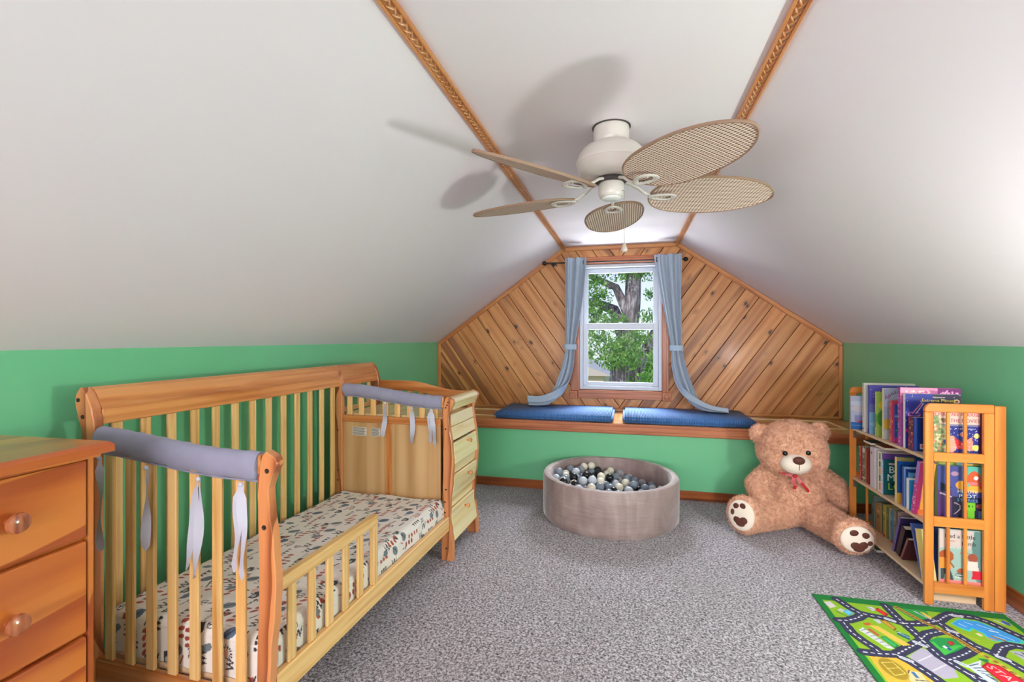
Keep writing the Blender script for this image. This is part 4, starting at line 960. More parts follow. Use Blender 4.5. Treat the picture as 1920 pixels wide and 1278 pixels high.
e_ = book(1.372, 2.828, Z1, .018, .236, .278, (230, 232, 240), 'dark blue space book with yellow title and a white rocket spiral, top shelf', [(44, 50, 136), ('r', .5, .78, 1, 1, (52, 44, 66)), ('r', 0, .3, 1, .36, (180, 50, 110)), ('e', .16, .62, .12, .05, (190, 110, 170)), ('e', .16, .63, .09, .03, (44, 50, 136)), ('l', [(.13, .64), (.30, .84)], .008, (220, 120, 140)), ('l', [(.20, .64), (.34, .84)], .006, (230, 190, 220)), ('e', .93, .87, .05, .045, (226, 200, 160)), ('e', .93, .87, .025, .022, (160, 50, 60)), ('s', 9, 50, .0016, (0, .4, 1, 1), [(220, 224, 255)])], [(236, 238, 246)], [('Adventure', .011, .60, .945, (236, 232, 220)), ('Extreme Planet!', .022, .60, .885, (236, 214, 70), 1.0)])
book(1.376, 2.768, Z1, .042, .21, .166, (66, 30, 80), 'short thick navy book with a white moon swirl, front of the top shelf', [(18, 26, 88), ('r', .0, 0, .16, 1, (20, 54, 130)), ('r', .16, .0, .5, 1, (44, 32, 96)), ('l', [(.36, .9), (.34, .2)], .006, (96, 70, 140)), ('e', .50, .58, .065, .07, (226, 222, 238)), ('e', .515, .59, .032, .035, (26, 22, 70)), ('r', .14, .07, .26, .22, (232, 220, 224)), ('r', .16, .1, .24, .19, (206, 90, 100)), ('r', .6, 0, 1, 1, (16, 18, 52))], [(96, 30, 70), ('s', 10, 40, .004, (0, 0, 1, 1), [(236, 170, 80), (60, 20, 60), (214, 60, 110)])])
book(1.40, 2.674, Z1, .010, .213, .232, (120, 34, 56), 'pink and night blue picture book seen through the top opening of the near shelf end', [(238, 190, 176), ('r', .0, 0, .92, .62, (40, 44, 124)), ('r', 0, .62, .92, .66, (120, 120, 150)), ('r', .92, 0, 1, 1, (120, 34, 56)), ('p', [(0, .05), (0, .8), (.14, .86), (.2, .6), (.32, .45), (.24, .3), (.36, .06)], (132, 142, 96)), ('s', 11, 120, .0055, (.0, .06, .30, .78), [(168, 176, 120), (104, 120, 80), (196, 198, 150), (210, 120, 90)]), ('e', .40, .26, .10, .17, (236, 158, 136)), ('p', [(.44, .40), (.60, .30), (.78, .42), (.70, .16), (.50, .16)], (206, 44, 50)), ('p', [(.60, .30), (.78, .42), (.80, .14), (.64, .14)], (224, 140, 120)), ('e', .62, .46, .07, .05, (214, 120, 90)), ('e', .86, .44, .05, .05, (240, 224, 130)), ('e', .84, .20, .06, .06, (244, 226, 110)), ('r', .60, .05, .72, .11, (90, 130, 60)), ('s', 12, 70, .0014, (.35, .1, .9, .6), [(220, 224, 255)])], [(236, 180, 160)], [('IF YOU TAKE A MOUSE', .0215, .48, .86, (196, 46, 54), .82), ('TO THE MOVIES', .0235, .56, .735, (150, 54, 74), .9), ('a picture story', .010, .66, .58, (236, 236, 246))])
book(1.60, 2.70, Z1, .03, .05, .235, (196, 200, 110), 'narrow yellow-green book poking out behind the space book', None)
# --- middle shelf
def sp_dots(c, d, s): return [c, ('s', s, 60, .0022, (0, 0, 1, 1), d)]
book(1.382, 3.325, Z2, .026, .20, .205, (178, 36, 58), 'red spine with white dots, far end of the middle shelf', None, sp_dots((178, 36, 58), [(240, 214, 214)], 1))
book(1.384, 3.280, Z2, .034, .20, .212, (150, 146, 116), 'patterned grey-green spine next to the red dotted one', None, [(150, 146, 116), ('s', 2, 90, .004, (0, 0, 1, 1), [(96, 92, 72), (206, 204, 180), (60, 70, 60)]), ('r', .1, .82, .9, .95, (220, 222, 200)), ('r', 0, .08, 1, .12, (240, 236, 220))])
book(1.384, 3.236, Z2, .030, .20, .208, (150, 52, 44), 'brown red spine with a dark stripe, middle shelf', None, [(150, 60, 46), ('r', .4, 0, .6, 1, (96, 26, 34)), ('r', .0, .1, .2, .9, (206, 120, 90))])
book(1.376, 3.150, Z2, .048, .24, .232, (206, 198, 206), 'pale lilac spine with small dark mark, middle shelf', [(214, 206, 212), ('e', .3, .86, .05, .02, (80, 76, 90)), ('e', .6, .7, .3, .1, (206, 160, 120))], [(208, 200, 210), ('e', .35, .86, .16, .03, (90, 86, 100))])
book(1.378, 3.076, Z2, .040, .23, .226, (226, 224, 214), 'green and orange checked spine, middle shelf', [(226, 200, 190), ('e', .3, .9, .1, .06, (200, 70, 60)), ('e', .6, .92, .12, .05, (120, 170, 190))], [(232, 232, 220), ('r', .35, .80, 1, .97, (120, 170, 90)), ('r', .35, .62, 1, .76, (30, 130, 66)), ('r', .35, .44, 1, .60, (226, 160, 84)), ('r', .35, .26, 1, .42, (30, 130, 66)), ('r', .35, .05, 1, .24, (226, 150, 70))])
book(1.374, 3.0585, Z2, .016, .22, .222, (108, 72, 156), 'purple book with pale spine just behind the teal one, middle shelf', [(106, 74, 150), ('r', .3, .75, .8, .97, (150, 150, 170)), ('e', .55, .86, .15, .06, (90, 50, 110))], [(216, 214, 236)])
e_ = book(1.372, 3.043, Z2, .014, .175, .192, tea, 'teal book with big white and lime capital letters, middle shelf', [tea, ('r', .15, .86, .55, .91, (216, 190, 186)), ('e', .5, .3, .28, .10, (10, 44, 46))], [(196, 214, 240), ('s', 3, 30, .003, (0, 0, .6, 1), [(120, 150, 210)])], [('BE', .052, .30, .715, (232, 236, 226)), ('MO', .052, .33, .49, (214, 224, 214)), ('LO', .052, .31, .235, (176, 206, 56)), ('a book to share', .008, .45, .07, (180, 210, 200))])
book(1.372, 2.905, Z2, .020, .20, .240, (20, 74, 150), 'blue book with cream spine, small moon and gold foot, middle shelf', [(20, 80, 156), ('r', 0, .92, .8, 1, (150, 140, 80)), ('r', 0, 0, 1, .22, (206, 156, 60)), ('e', .26, .60, .06, .05, (226, 230, 240)), ('e', .29, .61, .05, .045, (20, 80, 156)), ('e', .3, .14, .16, .05, (150, 100, 40))], [(232, 206, 140)])
book(1.440, 2.872, Z2, .014, .18, .245, (14, 50, 116), 'dark blue book deep in the middle shelf behind the small monkey-brown one', [(18, 66, 140), ('r', .0, .8, 1, .84, (80, 130, 190))])
book(1.376, 2.850, Z2, .016, .105, .205, (30, 70, 150), 'small blue book with a pale top border, middle shelf', [(24, 66, 142), ('r', .0, .95, 1, 1, (150, 180, 220)), ('r', .0, .0, .06, 1, (120, 160, 214))], None, [('Fa', .018, .6, .82, (180, 190, 214))])
book(1.392, 2.826, Z2, .018, .080, .178, (104, 170, 216), 'small light blue board book with a brown round face, middle shelf', [(96, 166, 214), ('r', .2, .02, 1, .92, (110, 50, 34)), ('e', .6, .55, .3, .2, (150, 70, 40)), ('e', .55, .5, .12, .08, (206, 120, 50)), ('e', .8, .62, .06, .05, (60, 30, 24))])
book(1.372, 2.795, Z2, .022, .120, .158, (226, 240, 246), 'light blue and lime striped book at the front of the middle shelf', [(44, 148, 206), ('r', .42, 0, 1, .97, (168, 180, 52)), ('r', 0, .97, 1, 1, (236, 244, 240)), ('e', .75, .25, .15, .08, (60, 100, 170)), ('e', .6, .15, .1, .05, (236, 236, 220))], [(226, 240, 248)])
book(1.366, 2.742, Z2, .026, .07, .270, (206, 60, 140), 'pink and purple glossy book leaning against the near end, middle shelf', [(232, 160, 80), ('r', 0, 0, .3, 1, (210, 60, 130)), ('e', .6, .2, .3, .2, (240, 170, 70)), ('r', .2, 0, 1, .1, (232, 120, 60))], [(200, 60, 150), ('r', 0, .6, 1, 1, (170, 120, 206)), ('s', 6, 20, .003, (0, 0, 1, .6), [(250, 220, 240)])], lean=12)
book(1.438, 2.712, Z2, .016, .182, .272, (86, 140, 170), 'tall blue-topped book behind the green-spined one, near end of the middle shelf', [(96, 146, 170), ('r', 0, .0, 1, .80, (20, 40, 70)), ('r', 0, .88, .5, 1, (170, 180, 90)), ('e', .22, .78, .12, .06, (30, 34, 50)), ('e', .24, .78, .06, .025, (220, 225, 230)), ('r', 0, .45, .3, .62, (216, 130, 60)), ('r', .6, .88, 1, .98, (226, 180, 80))])
book(1.43, 2.676, Z2, .022, .190, .262, (66, 140, 84), 'green-spined cartoon story book seen through the middle opening of the near shelf end', [(70, 76, 140), ('r', 0, 0, 1, .45, (40, 34, 60)), ('r', .0, 0, .30, .55, (86, 50, 112)), ('r', .62, .62, 1, 1, (90, 176, 160)), ('e', .76, .78, .14, .14, (206, 90, 52)), ('e', .80, .80, .045, .035, (240, 240, 240)), ('e', .74, .70, .10, .03, (236, 120, 120)), ('e', .50, .66, .12, .08, (232, 160, 60)), ('e', .78, .60, .20, .06, (236, 170, 66)), ('e', .93, .66, .07, .07, (226, 80, 60)), ('e', .36, .86, .08, .04, (170, 130, 160)), ('p', [(.05, .7), (.28, .62), (.25, .5), (.06, .55)], (30, 30, 50)), ('l', [(.06, .5), (.28, .44)], .01, (226, 226, 236)), ('r', .60, .22, .78, .36, (116, 190, 50)), ('r', .62, .03, .76, .22, (110, 184, 46)), ('r', .56, .02, .82, .08, (120, 196, 50)), ('r', .64, .27, .67, .31, (20, 50, 20)), ('r', .71, .27, .74, .31, (20, 50, 20)), ('r', .84, .05, .96, .22, (90, 130, 180)), ('e', .9, .30, .1, .04, (150, 70, 60)), ('l', [(.36, .34), (.46, .30), (.46, .22), (.36, .14)], .006, (220, 190, 210))], [(70, 140, 90)], [('MINUTE', .020, .62, .545, (232, 222, 214), 1.1), ('PLOT', .024, .62, .465, (214, 232, 240), 1.2), ('STORIES', .020, .62, .39, (96, 160, 220), 1.1)])
# dark box and small things lying on top of the far middle books
for i, (x, y, w, d_, c, lb) in enumerate([(1.39, 3.22, .15, .10, (26, 22, 28), 'black booklet lying flat on top of the middle-shelf books'), (1.40, 3.09, .15, .11, (150, 74, 44), 'brown orange booklet lying flat on the middle-shelf books')]):
    e_ = empty('booklet', (x, y, Z2+.2335)); tag(e_, lb, 'booklet'); bc = plain('booklet_%d' % i, c, .5)
    boxes('cover', [(0, w, 0, d_, 0, .0015), (0, w, 0, d_, .014, .0155)], bc, e_); box('pages', .002, w-.002, .002, d_-.002, .0016, .0139, pages, e_, 0)
# --- bottom shelf
low = [(3.335, .030, .195, (98, 116, 110), 'dusty blue-green spine at the far end of the bottom shelf'), (3.265, .060, .165, (176, 136, 92), 'tan spine with a small round mark, bottom shelf'), (3.232, .030, .180, (66, 110, 74), 'dark green spine beside the tan one, bottom shelf'),
       (3.205, .024, .185, (176, 160, 80), 'mustard spine right of the dark green one, bottom shelf'), (3.180, .022, .180, (120, 124, 80), 'olive spine beside the mustard one, bottom shelf'), (3.152, .025, .185, (196, 190, 150), 'cream spine in the middle of the bottom shelf'),
       (3.126, .023, .180, (90, 146, 176), 'sky blue spine, bottom shelf'), (3.102, .022, .190, (150, 150, 130), 'grey-beige spine beside the sky blue one, bottom shelf'), (3.075, .025, .195, (110, 84, 66), 'dark brown spine with a black mark, bottom shelf'), (3.045, .028, .200, (176, 156, 150), 'pale mauve spine behind the leaning dark books, bottom shelf')]
for i, (y, th, h, c, lb) in enumerate(low):
    book(1.455+.004*(i % 3), y, Z3, th-.001, .17, h, c, lb, [tuple(min(255, int(q*1.05)) for q in c), ('e', .5, .6, .3, .2, tuple(int(q*.7) for q in c))], [c, ('r', .2, .70, .8, .78, tuple(min(255, int(q*1.25)) for q in c)), ('r', .0, .0, 1, .07, (190, 40, 40) if i in (2, 3, 6, 7) else c), ('e', .5, .55, .25, .03, tuple(int(q*.5) for q in c))])
book(1.405, 3.005, Z3, .018, .15, .215, (90, 70, 140), 'glossy violet-blue book leaning over, bottom shelf', [(60, 50, 100)], [(110, 96, 160), ('s', 5, 16, .003, (0, 0, 1, 1), [(200, 110, 90), (60, 80, 150)])], lean=18)
book(1.400, 2.945, Z3, .034, .15, .175, (32, 26, 32), 'black thick book leaning behind the blue curved book, bottom shelf', [(30, 26, 34)], [(36, 28, 34), ('r', .2, .1, .5, .9, (90, 40, 50))], lean=20)
book(1.395, 2.905, Z3, .018, .14, .140, (92, 40, 40), 'short dark red book leaning low on the bottom shelf', [(80, 34, 40)], [(96, 40, 46), ('r', .3, .05, .6, .95, (170, 120, 120))], lean=26)
book(1.374, 2.684, Z3+.0056, .014, .20, .250, (58, 84, 160), 'blue fabric-spined book leaning far over at the near end of the bottom shelf', [(60, 86, 160)], [(70, 92, 170), ('s', 9, 90, .002, (0, 0, 1, 1), [(110, 130, 200), (40, 50, 110)])], lean=-22)
book(1.366, 2.664, Z3+.0027, .010, .055, .235, (226, 196, 120), 'pale yellow book leaning beside the blue one, bottom shelf', [(226, 196, 120)], [(232, 206, 140)], lean=-14)
book(1.426, 2.656, Z3, .009, .192, .262, (190, 196, 190), 'pale green nursery rhyme book seen through the bottom opening of the near shelf end', [(158, 186, 176), ('p', [(0, .66), (.5, .70), (.76, .62), (.7, 1), (0, 1)], (206, 190, 184)), ('p', [(.78, 0), (1, 0), (1, 1), (.72, 1), (.66, .7)], (96, 132, 128)), ('e', .14, .52, .16, .11, (176, 86, 46)), ('p', [(0, .5), (.2, .48), (.26, .30), (0, .30)], (236, 150, 66)), ('l', [(.2, .44), (.3, .33)], .012, (150, 80, 50)), ('p', [(.02, .30), (.22, .30), (.30, .10), (.20, .08), (.12, .22), (.08, .08), (.02, .10)], (70, 74, 80)), ('r', 0, 0, 1, .10, (244, 130, 126)), ('e', .68, .52, .10, .08, (160, 80, 60)), ('p', [(.58, .46), (.78, .46), (.80, .30), (.56, .30)], (232, 214, 206)), ('p', [(.68, .30), (.90, .30), (.88, .14), (.66, .14)], (206, 40, 60)), ('e', .46, .27, .10, .05, (170, 90, 60)), ('e', .44, .20, .12, .04, (90, 120, 110)), ('l', [(.34, .16), (.54, .15)], .006, (240, 240, 236)), ('l', [(.34, .20), (.54, .19)], .005, (240, 240, 236))], None, [('Had a Little', .027, .42, .885, (60, 44, 50), .95), ('Lamb', .026, .60, .765, (70, 52, 56)), ('rhymes', .014, .22, .80, (232, 140, 60)), ('words and', .012, .30, .68, (236, 240, 236)), ('pictures', .012, .52, .60, (200, 110, 90))])
# flat light box on the floor beneath the bottom shelf
e_ = empty('flat_book', (1.41, 3.20, .0005), R(3), label='pale green magazine lying on the carpet behind the shelf'); e_['category'] = 'magazine'
a, nx, ny = art([(120, 146, 104), ('e', .4, .5, .25, .25, (40, 44, 40)), ('r', .1, .7, .9, .9, (200, 206, 190))], .2, .15); gridmesh('cover_picture', nx, ny, lambda U, V: (U*.18, V*.15, 0*U+.0125), a, PM, e_); box('pages', 0, .18, 0, .15, 0, .012, pages, e_, .001)

# ================================================================== ROAD RUG
def build_rug():
    Wd, Ld, res = .775, 1.30, .0021; nx, ny = int(Wd/res), int(Ld/res)
    X, Y = np.meshgrid(np.linspace(0, Wd*1000, nx), np.linspace(0, Ld*1000, ny)); a = np.zeros((ny, nx, 3))
    G, LG, RD, LN, PV, SD = (10, 116, 46), (138, 178, 30), (50, 48, 80), (226, 226, 236), (180, 170, 192), (226, 176, 60)
    def P(pts, c): a[inpoly(X, Y, pts)] = linarr(c)
    def Ln(pts, w, c): d, _ = segdist(X, Y, pts); a[d < w/2] = linarr(c)
    a[:] = linarr(G)
    a[(X > 26) & (X < Wd*1000-26) & (Y > 50) & (Y < Ld*1000-40)] = linarr(LG)
    rs = np.random.default_rng(4)
    for _ in range(40): cx, cy = rs.uniform(40, 730), rs.uniform(60, 1250); P([(cx, cy), (cx+rs.uniform(14, 40), cy+rs.uniform(-20, 20)), (cx+rs.uniform(0, 30), cy+rs.uniform(15, 50))], [(60, 160, 66), (110, 176, 60), (20, 120, 60)][rs.integers(3)])
    P([(320, 50), (450, 50), (430, 140), (380, 190), (345, 120)], (48, 150, 66))
    P([(39, 457), (151, 436), (200, 510), (260, 640), (190, 760), (30, 760)], SD)
    P([(189, 426), (269, 356), (302, 376), (325, 440), (300, 520), (243, 540), (205, 480)], PV); Ln([(210, 450), (280, 400)], 5, (216, 210, 222)); Ln([(230, 500), (300, 450)], 5, (214, 208, 220))
    P([(25, 69), (57, 58), (66, 101), (34, 121)], (214, 204, 206))
    P([(496, 137), (540, 96), (562, 87), (621, 90), (661, 130), (691, 164), (706, 211), (684, 236), (649, 230), (591, 241), (572, 224), (580, 190), (560, 160), (545, 180), (529, 187), (512, 168)], (50, 200, 190))
    P([(500, 137), (542, 100), (563, 92), (618, 96), (655, 134), (684, 168), (698, 208), (682, 228), (650, 222), (594, 234), (580, 222), (586, 190), (564, 152), (540, 172), (514, 160)], (60, 150, 226))
    for q in ([(560, 110), (580, 125)], [(600, 120), (640, 150)], [(530, 130), (545, 150)], [(640, 180), (670, 215)], [(610, 200), (640, 215)]): Ln(q, 4, (190, 226, 250))
    P([(300, 300), (330, 293), (375, 262), (440, 256), (445, 310), (330, 400), (318, 371)], (24, 140, 70))
    P([(330, 300), (345, 300), (345, 340), (430, 300), (436, 306), (335, 385)], (70, 180, 70))
    roads = [[(95, 30), (109, 62), (124, 99), (146, 134), (187, 147), (233, 154), (261, 167), (297, 186)], [(292, 40), (292, 119), (297, 186), (304, 264), (306, 333), (309, 399), (330, 450), (350, 490), (370, 560), (380, 700), (390, 900), (400, 1250)],
      [(28, 218), (68, 211), (122, 178), (160, 140)], [(43, 232), (44, 302), (64, 358), (85, 397), (93, 430)], [(30, 436), (90, 433), (150, 423), (210, 375), (304, 300)], [(150, 426), (180, 464), (203, 513), (232, 590), (260, 720), (250, 900), (120, 1000), (20, 1010)],
      [(300, 180), (352, 170), (404, 149), (456, 125), (507, 78), (550, 50)], [(304, 290), (350, 244), (413, 212), (455, 215)], [(440, 120), (459, 184), (468, 234), (488, 289), (524, 331), (551, 381), (580, 450), (620, 560), (660, 800), (740, 900)],
      [(550, 55), (625, 60), (661, 86), (690, 135), (730, 200), (745, 400), (700, 520)], [(330, 415), (407, 366), (480, 310)], [(532, 340), (588, 278), (634, 253), (690, 262), (745, 300)], [(350, 490), (400, 520), (420, 590), (380, 640)], [(30, 820), (200, 800), (380, 820), (620, 760)]]
    for r_ in roads: Ln(r_, 44, (30, 34, 60))
    for r_ in roads: Ln(r_, 38, RD)
    for r_ in roads:
        d, al = segdist(X, Y, r_); a[(d < 2.6) & ((al % 26) < 15)] = linarr(LN)
    for q in ([(268, 318), (290, 340)], [(160, 440), (182, 456)], [(455, 196), (474, 206)], [(530, 350), (552, 366)], [(352, 420), (372, 440)], [(240, 158), (262, 172)], [(545, 62), (572, 66)]): Ln(q, 20, (206, 206, 222)); Ln(q, 3, (110, 110, 140))
    rail = [(335, 45), (344, 64), (367, 112), (383, 143), (422, 199), (452, 263), (473, 334), (499, 390), (520, 470), (540, 600), (560, 800), (600, 1260)]
    d, al = segdist(X, Y, rail); a[d < 11] = linarr((150, 112, 40)); a[(d < 11) & ((al % 14) < 6)] = linarr((104, 74, 36)); a[(d > 6) & (d < 8.5)] = linarr((224, 170, 60)); a[(d < 11) & (al > 330) & ((al % 30) < 12)] = linarr((196, 176, 50))
    # buildings
    P([(225, 87), (248, 69), (269, 118), (247, 141)], (140, 20, 26)); P([(229, 92), (248, 76), (263, 116), (246, 132)], (216, 40, 44)); P([(200, 70), (226, 66), (232, 92), (212, 104)], (206, 206, 214)); Ln([(204, 76), (226, 96)], 4, (90, 100, 120))
    P([(77, 135), (107, 113), (119, 143), (90, 171)], (70, 160, 206)); P([(82, 138), (106, 120), (113, 142), (91, 163)], (110, 190, 226)); P([(58, 130), (78, 112), (92, 124), (72, 146)], (190, 190, 190)); Ln([(50, 140), (62, 160), (78, 176)], 6, (60, 120, 60))
    P([(140, 230), (175, 227), (238, 345), (206, 358)], (232, 190, 80)); P([(204, 181), (232, 168), (245, 232), (227, 252)], (120, 80, 30)); P([(208, 184), (229, 174), (240, 230), (226, 242)], (200, 146, 44)); P([(180, 180), (204, 170), (206, 196), (190, 208)], (190, 200, 210)); P([(120, 222), (150, 208), (156, 222), (128, 236)], (206, 96, 44))
    P([(145, 313), (169, 302), (189, 362), (165, 384)], (20, 110, 60)); P([(150, 316), (166, 308), (184, 360), (166, 374)], (48, 170, 92)); P([(82, 277), (108, 254), (161, 387), (135, 389)], (216, 214, 220))
    for i in range(6): Ln([(90+i*9, 280+i*18), (112+i*8, 266+i*20)], 3, (70, 84, 110))
    P([(118, 262), (134, 256), (150, 300), (138, 310)], (190, 90, 60)); P([(233, 250), (268, 278), (254, 312), (225, 278)], (30, 90, 120))
    for i in range(4): Ln([(232+i*7, 262+i*8), (244+i*6, 262+i*9)], 3, (190, 226, 226))
    P([(372, 438), (448, 390), (424, 430), (423, 495), (440, 640), (420, 700), (396, 560)], (206, 212, 224))
    for i in range(9): Ln([(384+i*6, 436-i*2+i*14), (424+i*1, 416+i*22)], 5, (60, 70, 110))
    P([(424, 430), (461, 399), (495, 408), (530, 520), (560, 700), (480, 720), (440, 560)], (150, 16, 36)); P([(430, 434), (462, 406), (490, 414), (522, 522), (548, 690), (484, 706), (448, 556)], (222, 26, 50))
    P([(395, 287), (419, 276), (418, 296), (394, 316)], (160, 30, 34)); P([(400, 290), (410, 285), (410, 296), (400, 303)], (214, 50, 50)); P([(368, 323), (380, 315), (382, 343), (368, 351)], (30, 90, 150)); P([(358, 326), (370, 316), (374, 330), (362, 340)], (226, 226, 236))
    P([(143, 519), (181, 518), (176, 560), (190, 600), (171, 640), (110, 640), (120, 560)], (226, 200, 150)); P([(146, 524), (160, 522), (158, 556), (146, 558)], (60, 110, 170)); Ln([(140, 570), (180, 566)], 5, (70, 76, 90)); Ln([(150, 600), (180, 600)], 8, (90, 130, 170)); Ln([(118, 556), (146, 516)], 4, (50, 50, 60))
    P([(418, 64), (431, 67), (445, 105), (425, 121)], (222, 186, 70)); Ln([(396, 66), (428, 118)], 9, (180, 190, 200)); Ln([(404, 78), (426, 116)], 3, (40, 80, 110)); P([(730, 52), (747, 76), (735, 103), (716, 83)], (60, 90, 170)); Ln([(700, 66), (720, 90)], 8, (206, 206, 220))
    P([(594, 200), (606, 196), (640, 226), (628, 232)], (150, 110, 60)); P([(548, 196), (564, 190), (570, 208), (556, 214)], (240, 214, 190)); P([(570, 212), (600, 224), (606, 236), (576, 224)], (206, 130, 60)); Ln([(622, 160), (646, 166)], 8, (226, 230, 236)); Ln([(480, 200), (530, 250)], 6, (200, 170, 60))
    for p_ in ([(600, 300), (660, 290), (720, 330), (700, 400), (620, 380)],): P(p_, (170, 170, 184)); Ln([(610, 310), (710, 390)], 5, (60, 60, 90)); Ln([(640, 300), (640, 380)], 5, (60, 60, 90))
    # stadium
    th_ = np.hypot((X-92)/42, (Y-520)/64); a[th_ < 1] = linarr((196, 160, 60)); a[(th_ < .92)] = linarr((164, 132, 30)); Ln([(68, 490), (110, 478), (122, 540), (78, 560), (68, 490)], 3, (232, 214, 110)); Ln([(70, 525), (118, 508)], 2.5, (232, 214, 110))
    a *= (1+rs.normal(0, .03, a.shape[:2]))[..., None]; a = np.clip(a, 0, 1)
    cut = np.clip(((X-705)*.62+(40-Y))/1, 0, 1e3)   # far right corner is cut off by fraying
    o = gridmesh('pile', nx, ny, lambda U, V: (U*Wd, -V*Ld, .0062+0*U), a, paintmat('rug_print', .95, .25, 500, 0))
    rg = empty('rug', (.87, 2.597, 0), R(.8), label='green road-map play rug with printed streets and buildings on the carpet'); rg['category'] = 'rug'; o.parent = rg
    box('backing', .0002, Wd-.0002, -Ld+.0002, -.0002, 0, .006, plain('rug_backing', (30, 110, 60), .9), rg, .001)
    text('printed_word', 'START', .042, plain('rug_white', (240, 190, 190), .9), o, (.474, -.485, .0072), (0, 0, R(-72)), .0002, sx=1.1)
build_rug()

# ================================================================== OUTSIDE
grass = plain('lawn', (112, 140, 74), .95, noise=.2, nscale=.6)
g_ = box('lawn', -40, 40, YG+1.0, 80, -3.25, -3.15, grass, None, 0); tag(g_, kind='structure')
k = NM('bark'); setb(k.b, .95); v = k.coords((7, 7, 1.2)); nb = k.n('TexNoise'); nb.inputs['Scale'].default_value = 2.2; nb.inputs['Detail'].default_value = 5; nb.inputs['Distortion'].default_value = 1; k.l(v, nb.inputs['Vector'])
k.l(k.ramp(nb.outputs[0], [(.3, lin((70, 58, 60))), (.5, lin((128, 116, 120))), (.7, lin((196, 188, 194)))]), k.b.inputs['Base Color']); k.bump(nb.outputs[0], 1, .05); bark = k.m
leafm = NM('leaves'); setb(leafm.b, .5); v = leafm.coords((1, 1, 1), rnd=False); nl = leafm.n('TexNoise'); nl.inputs['Scale'].default_value = 7; nl.inputs['Detail'].default_value = 3; leafm.l(v, nl.inputs['Vector'])
leafm.l(leafm.ramp(nl.outputs[0], [(.32, lin((52, 104, 44))), (.5, lin((104, 158, 70))), (.68, lin((190, 216, 130)))]), leafm.b.inputs['Base Color'])
tl = leafm.n('BsdfTranslucent'); tl.inputs[0].default_value = lin((140, 190, 70)); ms = leafm.n('MixShader'); ms.inputs[0].default_value = .35; leafm.l(leafm.b.outputs[0], ms.inputs[1]); leafm.l(tl.outputs[0], ms.inputs[2]); leafm.l(ms.outputs[0], leafm.o.inputs['Surface'])
tree = empty('tree', (-.1, 10, -3.15), label='large tree with thick grey trunk and green leaves outside the window'); tree['category'] = 'tree'
TO = Vector((-.1, 10, -3.15))
def rr(lst): return lambda t: np.interp(t, [i/(len(lst)-1) for i in range(len(lst))], lst)
tube('trunk', [Vector(q)-TO for q in ((-.22, 10, -3.2), (-.2, 10, -1.5), (-.15, 10, 0), (-.12, 10, .7), (.0, 10, 1.3), (.08, 10, 1.9), (.12, 10, 3.0), (.13, 10, 6.5))], rr([.40, .32, .26, .23, .18, .16, .15, .08]), bark, tree, 16)
for pts, rs_ in ([((-.05, 10, -.2), (.14, 9.95, .5), (.40, 9.9, 1.15), (.9, 9.9, 2.1)), [.17, .12, .10, .06]], [((-.05, 10.05, 1.2), (-.3, 10.2, 1.85), (-.75, 10.4, 2.05), (-1.4, 10.5, 1.9)), [.16, .12, .09, .04]], [((.02, 10.0, 1.7), (-.25, 10, 2.3), (-.7, 9.9, 2.5), (-1.3, 9.8, 2.9)), [.12, .08, .06, .03]], [((-.5, 10.3, 2.0), (-.7, 10.2, 1.6), (-1.0, 10.2, 1.5)), [.06, .05, .03]], [((.1, 10, 2.4), (.45, 10.1, 2.9), (.9, 10.3, 3.1)), [.10, .07, .03]]):
    tube('branch', [Vector(q)-TO for q in pts], rr(rs_), bark, tree, 10)
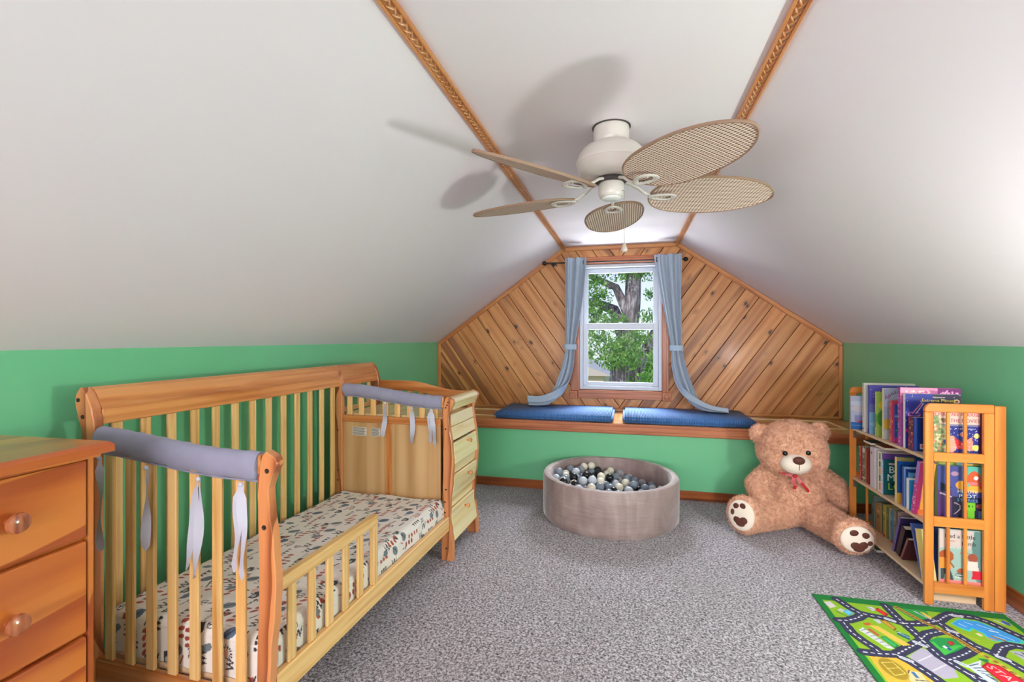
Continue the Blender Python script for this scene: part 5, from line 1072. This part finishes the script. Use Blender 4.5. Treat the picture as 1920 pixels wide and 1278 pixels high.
def leaves(name, blobs, n, size, mat_, par, org):
    cs = []; wts = np.array([b[2]**2 for b in blobs], float); wts /= wts.sum()
    for b, m_ in zip(blobs, rng.multinomial(n, wts)):
        d = rng.normal(0, 1, (m_, 3)); d /= np.linalg.norm(d, axis=1)[:, None]; r_ = b[2]*1.3*rng.random(m_)**.6
        cs.append(np.array([b[0], b[3] if len(b) > 3 else 9.6, b[1]])+d*r_[:, None]*np.array([1, 1, .75]))
    c = np.concatenate(cs); m_ = len(c); u = rng.normal(0, 1, (m_, 3)); u /= np.linalg.norm(u, axis=1)[:, None]; w = np.cross(u, rng.normal(0, 1, (m_, 3))); w /= np.linalg.norm(w, axis=1)[:, None]
    s = (size*rng.uniform(.6, 1.3, m_))[:, None]; V = np.stack([c-u*s, c-w*s*.45, c+u*s, c+w*s*.45], 1)-np.array(org); V = V.reshape(-1, 3)
    me = bpy.data.meshes.new(name); me.vertices.add(4*m_); me.vertices.foreach_set('co', V.astype(np.float32).ravel()); me.loops.add(4*m_); me.loops.foreach_set('vertex_index', np.arange(4*m_, dtype=np.int32)); me.polygons.add(m_)
    me.polygons.foreach_set('loop_start', np.arange(0, 4*m_, 4, dtype=np.int32)); me.polygons.foreach_set('loop_total', np.full(m_, 4, np.int32)); me.update(calc_edges=True)
    return tag(link(name, me, mat_, par), kind='stuff')
leaves('foliage', [(-.2, 1.08, .34, 9.5), (-.35, .85, .24, 9.5), (-.6, 1.25, .28), (-.75, .95, .22), (.25, 1.28, .22, 9.6), (.05, .85, .22, 9.5), (.38, .5, .22, 9.4), (.42, .9, .14, 9.5), (.05, .42, .10, 9.5), (-.7, 2.35, .30), (-.75, 1.8, .26), (-.45, 1.62, .24, 9.7), (-.1, .95, .36, 9.4), (-.55, 2.1, .22, 9.8), (-.15, 1.6, .16, 9.7), (-.8, 1.45, .2), (-.1, 2.6, .26, 9.7), (.35, 2.6, .25, 9.7), (.42, 2.1, .14), (.40, 1.65, .20), (-.5, 2.75, .3), (.3, 3.6, 1.0), (-1.5, 3.4, 1.0), (-1.6, 1.6, .6), (1.3, 1.7, .7), (-1.3, .6, .4)], 24000, .036, leafm.m, tree, TO)
ob = empty('tree', (2.2, 34, -3.15), label='distant green tree far behind the large trunk'); ob['category'] = 'tree'
tube('trunk', [(0, 0, 0), (.1, 0, 2.5), (0, 0, 4.5)], .25, bark, ob, 10)
leaves('foliage', [(.6+i*.9, .2+.7*math.sin(i*2.1), 1.1, 34+math.cos(i)) for i in range(5)]+[(1+i*.8, -1+.5*math.cos(i*3), 1.1, 33.4) for i in range(5)], 7000, .12, leafm.m, ob, (2.2, 34, -3.15))
hs = empty('house', (-4.5, 22, -3.15), label='pale neighbouring house far outside at the lower left of the window'); hs['category'] = 'house'
box('wall', -2.6, 3.4, 0, 6, 0, 2.7, plain('stucco', (226, 204, 172), .9), hs, 0)
poly('roof', [(-3, 2.7), (3.8, 2.7), (.4, 4.0)], 1, -.3, 6.3, plain('roof_shingle', (206, 188, 172), .9), hs)
for x in (-1.6, .2, 2.0): w_ = box('window', x, x+.8, -.04, .02, 1.0, 2.0, plain('far_frame', (240, 240, 240), .5), hs, .01); box('pane', -.35, .35, -.035, -.031, -.45, .45, plain('far_pane', (70, 84, 100), .1), w_, 0)
